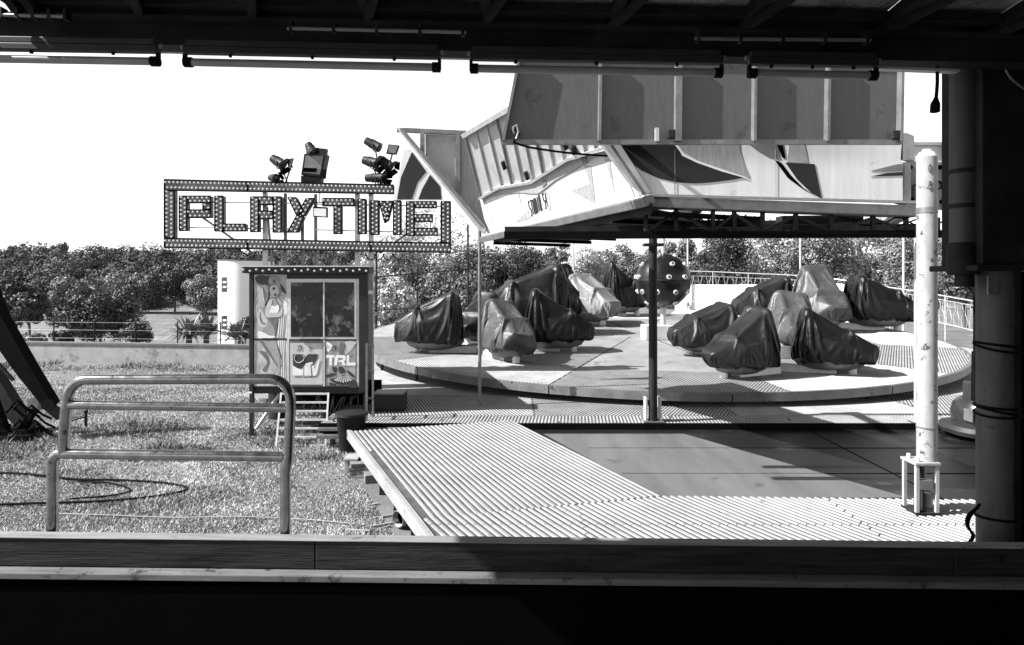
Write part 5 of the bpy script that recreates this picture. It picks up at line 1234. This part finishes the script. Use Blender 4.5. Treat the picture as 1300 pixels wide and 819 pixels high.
# ------------------------------------------------------------------ foreground: rail board, guard rail
ft = thing('front_barrier', 'dark front barrier with a board top rail across the foreground', 'barrier', (0, 3.05, 0))
zl, zr = EYE - (690 - HZ - 7) * 3.05 / F, EYE - (697 - HZ) * 3.05 / F
def ztop(x): return zl + (zr - zl) * (x + 2.45) / 4.95
def board(name, xa_, xb_, y0, y1, top_off, hgt, m_):
    m = MB(); m.hexa([(xa_, y0, ztop(xa_) + top_off - hgt), (xb_, y0, ztop(xb_) + top_off - hgt), (xb_, y1, ztop(xb_) + top_off - hgt), (xa_, y1, ztop(xa_) + top_off - hgt), (xa_, y0, ztop(xa_) + top_off), (xb_, y0, ztop(xb_) + top_off), (xb_, y1, ztop(xb_) + top_off), (xa_, y1, ztop(xa_) + top_off)])
    return m.build(name, m_, ft, bevel=.004)
jx = (400 - CX) * 3.05 / F
jx2 = (1212 - CX) * 3.05 / F
board('top_board', -4.2, jx - .002, 3.05, 3.115, 0, .135, 'wood'); board('top_board', jx + .002, jx2 - .002, 3.05, 3.115, 0, .135, 'wood'); board('top_board', jx2 + .002, 4.5, 3.05, 3.115, 0, .135, 'wood')
board('cap_strip', -4.2, 4.5, 3.045, 3.118, .006, .006, 'ledge')
board('ledge', -4.2, 4.5, 2.985, 3.115, -.139, .03, 'ledge_low')
m = MB(); m.span(-4.2, 4.5, 3.0, 3.1, 0, 1.49); m.build('panel', 'void', ft)
# guard rail (tubular, bent)
gt = thing('guard_rail', 'bent chrome tube guard rail on the left above the front barrier', 'guard rail', P(215, 690, 3.16))
gY = 3.155; tr = .0255
def gp(px, py): return P(px, py, gY)
def arc(c_, r_, a0, a1, n=8): return [(c_[0] + r_ * math.cos(R_(a0 + (a1 - a0) * k / n)), c_[1] - r_ * math.sin(R_(a0 + (a1 - a0) * k / n))) for k in range(n + 1)]
pts = [(80, 578), (84, 520)] + [(86, 512)] + arc((111, 507), 25, 180, 90) + arc((342, 508), 27, 90, 0) + [(369, 520), (366, 580)]
m = MB(); m.tube([gp(*p) for p in pts], tr, 14); m.build('top_loop', 'chrome', gt, smooth=True)
m = MB(); m.tube([gp(88, 514), gp(366, 518)], tr * .9, 14); m.build('middle_bar', 'chrome', gt, smooth=True)
pl = [(66, 740), (67, 600)] + arc((77, 586), 10, 180, 90, 5) + [(84, 576), (361, 580)] 
m = MB(); m.tube([gp(*p) for p in pl], tr, 14); m.build('lower_bar', 'chrome', gt, smooth=True)
m = MB(); m.tube([gp(362, 745), gp(362.5, 600), gp(364, 588), gp(366, 578)], [tr * 1.05, tr * 1.05, tr * 1.15, tr * 1.02], 14); m.build('leg', 'chrome', gt, smooth=True)

# ------------------------------------------------------------------ foreground roof with fluorescent fittings
rt_ = thing('shelter_roof', 'dark shelter roof overhead along the top of the view', 'roof', (0, 3.0, 4.0))
XL = -3.35; XR = 6.5
def zr_(x): return 4.106 - .0212 * (x + 1.732)     # slight fall to the right
def rbar(name, y0, y1, z0_, z1_, m_, xa_=XL, xb_=XR, par=rt_, bevel=0):
    m = MB(); m.hexa([(xa_, y0, zr_(xa_) + z0_), (xb_, y0, zr_(xb_) + z0_), (xb_, y1, zr_(xb_) + z0_), (xa_, y1, zr_(xa_) + z0_), (xa_, y0, zr_(xa_) + z1_), (xb_, y0, zr_(xb_) + z1_), (xb_, y1, zr_(xb_) + z1_), (xa_, y1, zr_(xa_) + z1_)]); return m.build(name, m_, par, bevel=bevel)
rbar('front_beam', 3.1, 3.2, 0, .1, 'roof_beam'); rbar('beam_flange', 3.02, 3.26, .1, .115, 'roof_beam')
rbar('sheet_support', 2.98, 3.22, .15, .19, 'roof_beam', XL, -2.77); rbar('sheet_support', 2.98, 3.22, .15, .19, 'roof_beam', -2.31, XR)
xp = [XL, -2.78, -2.3] + [(q - CX) * 2.95 / F for q in (5, 165, 312, 462, 617, 785, 957, 1142, 1290)] + [3.4, 4.4, XR]
for i in range(len(xp) - 1):
    a_, b_ = xp[i] + .01, xp[i + 1] - .01
    yf = 2.5 if i == 1 else 3.68; zf = (3.28 - yf) * .76 / 9.28      # one sheet is cut back at the front, sun falls through
    m = MB(); m.hexa([(a_, yf, zr_(a_) + .19 + zf), (b_, yf, zr_(b_) + .19 + zf), (b_, -6.0, zr_(b_) + .95), (a_, -6.0, zr_(a_) + .95), (a_, yf, zr_(a_) + .22 + zf), (b_, yf, zr_(b_) + .22 + zf), (b_, -6.0, zr_(b_) + .98), (a_, -6.0, zr_(a_) + .98)])
    m.build('roof_sheet', 'roof_under', rt_)
    m = MB(); m.bar((b_ + .01, 3.2, zr_(b_) + .15), (b_ + .01, -6.0, zr_(b_) + .91), .05, .06); m.build('rafter', 'roof_beam', rt_)
    m = MB(); m.bar((b_ - .0, 3.05, zr_(b_) + .12), (b_ + .3, 2.3, zr_(b_) + .2), .035, .035); m.build('brace', 'roof_beam', rt_)
m = MB(); m.span(XL, XR, -6.1, -6.0, 0, 5.0); m.span(XR, XR + .08, -6.1, 2.4, 0, 4.7); m.build('fill_block_wall', 'roof_beam', rt_)  # unseen back and side walls added to keep fill light off the foreground
m = MB(); m.span(XL - .3, XR + .1, -6.1, 2.98, 1.1, 1.2); struct(m.build('bounce_floor', 'bounce_slab'))  # unseen floor, added; its tone is set to bounce light onto the roof
for px0, px1, py0, py1 in ((365, 592, 36, 41), (882, 1105, 49, 51), (0, 85, 19, 21)):
    Yc = 2.93; m = MB(); m.tube([P(px0, py0, Yc), P(px1, py1, Yc)], .009, 8); o = m.build('conduit', 'steel', rt_, smooth=True)
    for k in range(5):
        f_ = .02 + .24 * k; p = P(px0 + (px1 - px0) * f_, py0 + (py1 - py0) * f_, Yc); m = MB(); m.box(p + Vector((0, .01, .01)), (.014, .04, .05)); m.build('clip', 'roof_beam', o)
def fixture(label, px0, px1, yt0, yt1):
    Yc = 3.0; t = thing('fluorescent_fitting', label, 'lamp', P((px0 + px1) / 2, (yt0 + yt1) / 2, Yc), 'fluorescent fittings under the roof edge')
    def q(px, py): return P(px, py, Yc)
    m = MB(); m.bar(q(px0, yt0 - 15), q(px1, yt1 - 15), .045, .032); m.build('housing', 'fixture', t, bevel=.004)
    m = MB(); m.bar(q(px0 + 3, yt0 - 23.5) + Vector((0, .01, 0)), q(px1 - 3, yt1 - 23.5) + Vector((0, .01, 0)), .06, .03); m.build('tray', 'fixture', t, bevel=.004)
    m = MB(); m.tube([q(px0 + 6, yt0), q(px1 - 6, yt1)], .0185, 14); m.build('tube', 'tube_cover', t, smooth=True)
    for x, y, sg_ in ((px0 + 5, yt0, 1), (px1 - 5, yt1, -1)):
        m = MB(); m.cyl(q(x - 5, y), q(x + 5, y + .2), .024, n=14); m.build('end_cap', 'black', t)
        m = MB(); m.bar(q(x - 4 * sg_, y - 10), q(x - 4 * sg_, y + 3), .022, .014); m.build('end_bracket', 'black', t)
        m = MB(); m.cyl(q(x - sg_ * 9, y - 19), q(x - sg_ * 5, y - 19), .012, n=8); m.build('gland', 'steel', t)
    for f_ in (.18, .5, .82):
        m = MB(); x = px0 + (px1 - px0) * f_; y = yt0 + (yt1 - yt0) * f_; m.cyl(q(x, y - 11), q(x, y - 7.5), .008, n=8); m.build('screw', 'black', t)
    return t
fixture('leftmost fluorescent fitting, cut by the left edge of the view', -122, 202, 73, 78)
fixture('full length fluorescent fitting over the sign, second from left', 234, 559, 79, 85.5)
fixture('full length fluorescent fitting in front of the grey flap', 597, 917, 87, 92.5)
fixture('short fluorescent fitting at the right end of the row', 950, 1113, 93, 96)
# bright edge trim
m = MB(); m.bar(P(1110, 87, 3.1), P(1215, 91, 3.1), .04, .012); m.build('edge_trim', 'galv', rt_)
# hanging plug
hp = thing('hanging_plug', 'black plug hanging on a short cable from the roof edge', 'plug', P(1188, 95, 3.1))
m = MB(); m.tube([P(1190, 84, 3.1), P(1190, 105, 3.1), P(1188.5, 125, 3.1)], .008, 8); m.build('cable', 'black', hp, smooth=True)
m = MB(); m.tube([P(1188.5, 123, 3.1), P(1188, 127, 3.1), P(1187.3, 132, 3.1), P(1187, 142, 3.1), P(1187, 143, 3.1)], [.008, .013, .021, .022, .015], 12); m.build('plug_body', 'black', hp, smooth=True)

# steel column with box and drain pipe
ctn = thing('steel_column', 'round grey steel column wrapped with cables at the right', 'column', P(1267, 690, 3.45))
Yk = 3.45; kx = P(1267, 500, Yk).x
m = MB(); m.cyl((kx, Yk, 0), (kx, Yk, P(0, 338, Yk).z), .1, n=32); m.build('shaft', 'column', ctn, smooth=True)
m = MB(); m.bar((kx + .02, Yk - .103, .9), (kx + .02, Yk - .103, 3.0), .035, .012, (0, 1, 0)); m.build('channel', 'roof_beam', ctn)
for py, dz in ((437, .01), (441, -.02), (515, .0), (519, .015), (524, -.01), (655, .01)):
    zz = P(0, py, Yk).z; m = MB(); m.tube([(kx + .108 * math.cos(t_), Yk + .108 * math.sin(t_), zz + dz * math.cos(t_ + py)) for t_ in [2 * math.pi * k / 24 for k in range(25)]], .007, 5); m.build('cable_tie', 'black', ctn)
m = MB(); m.box((P(1256, 355, Yk).x - .06, Yk - .1, P(0, 362, Yk).z), (.05, .012, .1)); m.build('hole_plate', 'steel', ctn)
hb = thing('roof_box_post', 'wide black box section standing on the column up to the roof', 'post', P(1275, 340, Yk))
m = MB(); a_, b_ = P(1247, 336, Yk - .12), P(1330, 74, Yk - .12); m.span(a_.x, b_.x, Yk - .12, Yk + .2, a_.z, 4.17); m.build('box', 'roof_beam', hb, bevel=.008)
m = MB(); a_, b_ = P(1240, 344, Yk - .15), P(1335, 336, Yk - .15); m.span(a_.x, b_.x, Yk - .15, Yk + .23, a_.z, b_.z); m.build('flange', 'roof_beam', hb, bevel=.006)
m = MB(); m.tube(smooth_pts([P(1275, 76, Yk - .15), P(1277, 88, Yk - .16), P(1285, 101, Yk - .16), P(1302, 114, Yk - .16)]), .006, 6); m.build('wire', 'steel', hb)
dp = thing('drain_pipe', 'dark vertical pipe with a thick lower collar left of the column', 'pipe', P(1222, 360, Yk))
px_ = P(1223, 200, Yk).x; m = MB(); m.cyl((px_, Yk, P(0, 312, Yk).z), (px_, Yk, 4.2), .066, n=24); m.build('pipe', 'column', dp, smooth=True)
m = MB(); m.tube([(px_, Yk, P(0, 349, Yk).z), (px_, Yk, P(0, 347, Yk).z), (px_, Yk, P(0, 311, Yk).z), (px_, Yk, P(0, 308, Yk).z)], [.07, .078, .074, .066], 24); m.build('collar', 'roof_beam', dp, smooth=True)
m = MB(); m.cyl((px_ + .005, Yk, P(0, 364, Yk).z), (px_ + .005, Yk, P(0, 348, Yk).z), .045, n=20); m.build('spout', 'roof_beam', dp, smooth=True)
for py in (218, 262): 
    m = MB(); zz = P(0, py, Yk).z; m.cyl((px_, Yk, zz - .012), (px_, Yk, zz + .012), .07, n=24); m.build('band', 'roof_beam', dp, smooth=True)
m = MB(); m.span(px_ + .03, px_ + .13, Yk - .09, Yk + .02, P(0, 302, Yk).z, P(0, 255, Yk).z); m.build('junction_box', 'roof_beam', dp, bevel=.006)
cb = MB()
rr = random.Random(7)
for i in range(7):
    x = 1291 + i * 2.0; cb.tube(smooth_pts([P(x + rr.uniform(-2, 2), y, Yk - .02 - .01 * i) for y in (345, 400, 440, 480, 520, 570, 640, 700)]), .009, 6)
tag(cb.build('cable_bundle', 'black', smooth=True), 'bundle of black cables hanging down the right side of the column', 'cables')
cb = MB()
for i in range(2): cb.tube(smooth_pts([P(1244 - 2 * i, 640 + 4 * i, Yk - .05), P(1232 - 3 * i, 655, Yk - .06), P(1229 - i, 668, Yk - .05), P(1235 + i, 680, Yk - .03), P(1228 + 2 * i, 694, Yk), P(1225 + 3 * i, 720, Yk)]), .008, 6)
tag(cb.build('cable_loop', 'black', smooth=True), 'loose loop of black cable at the left foot of the column', 'cables')
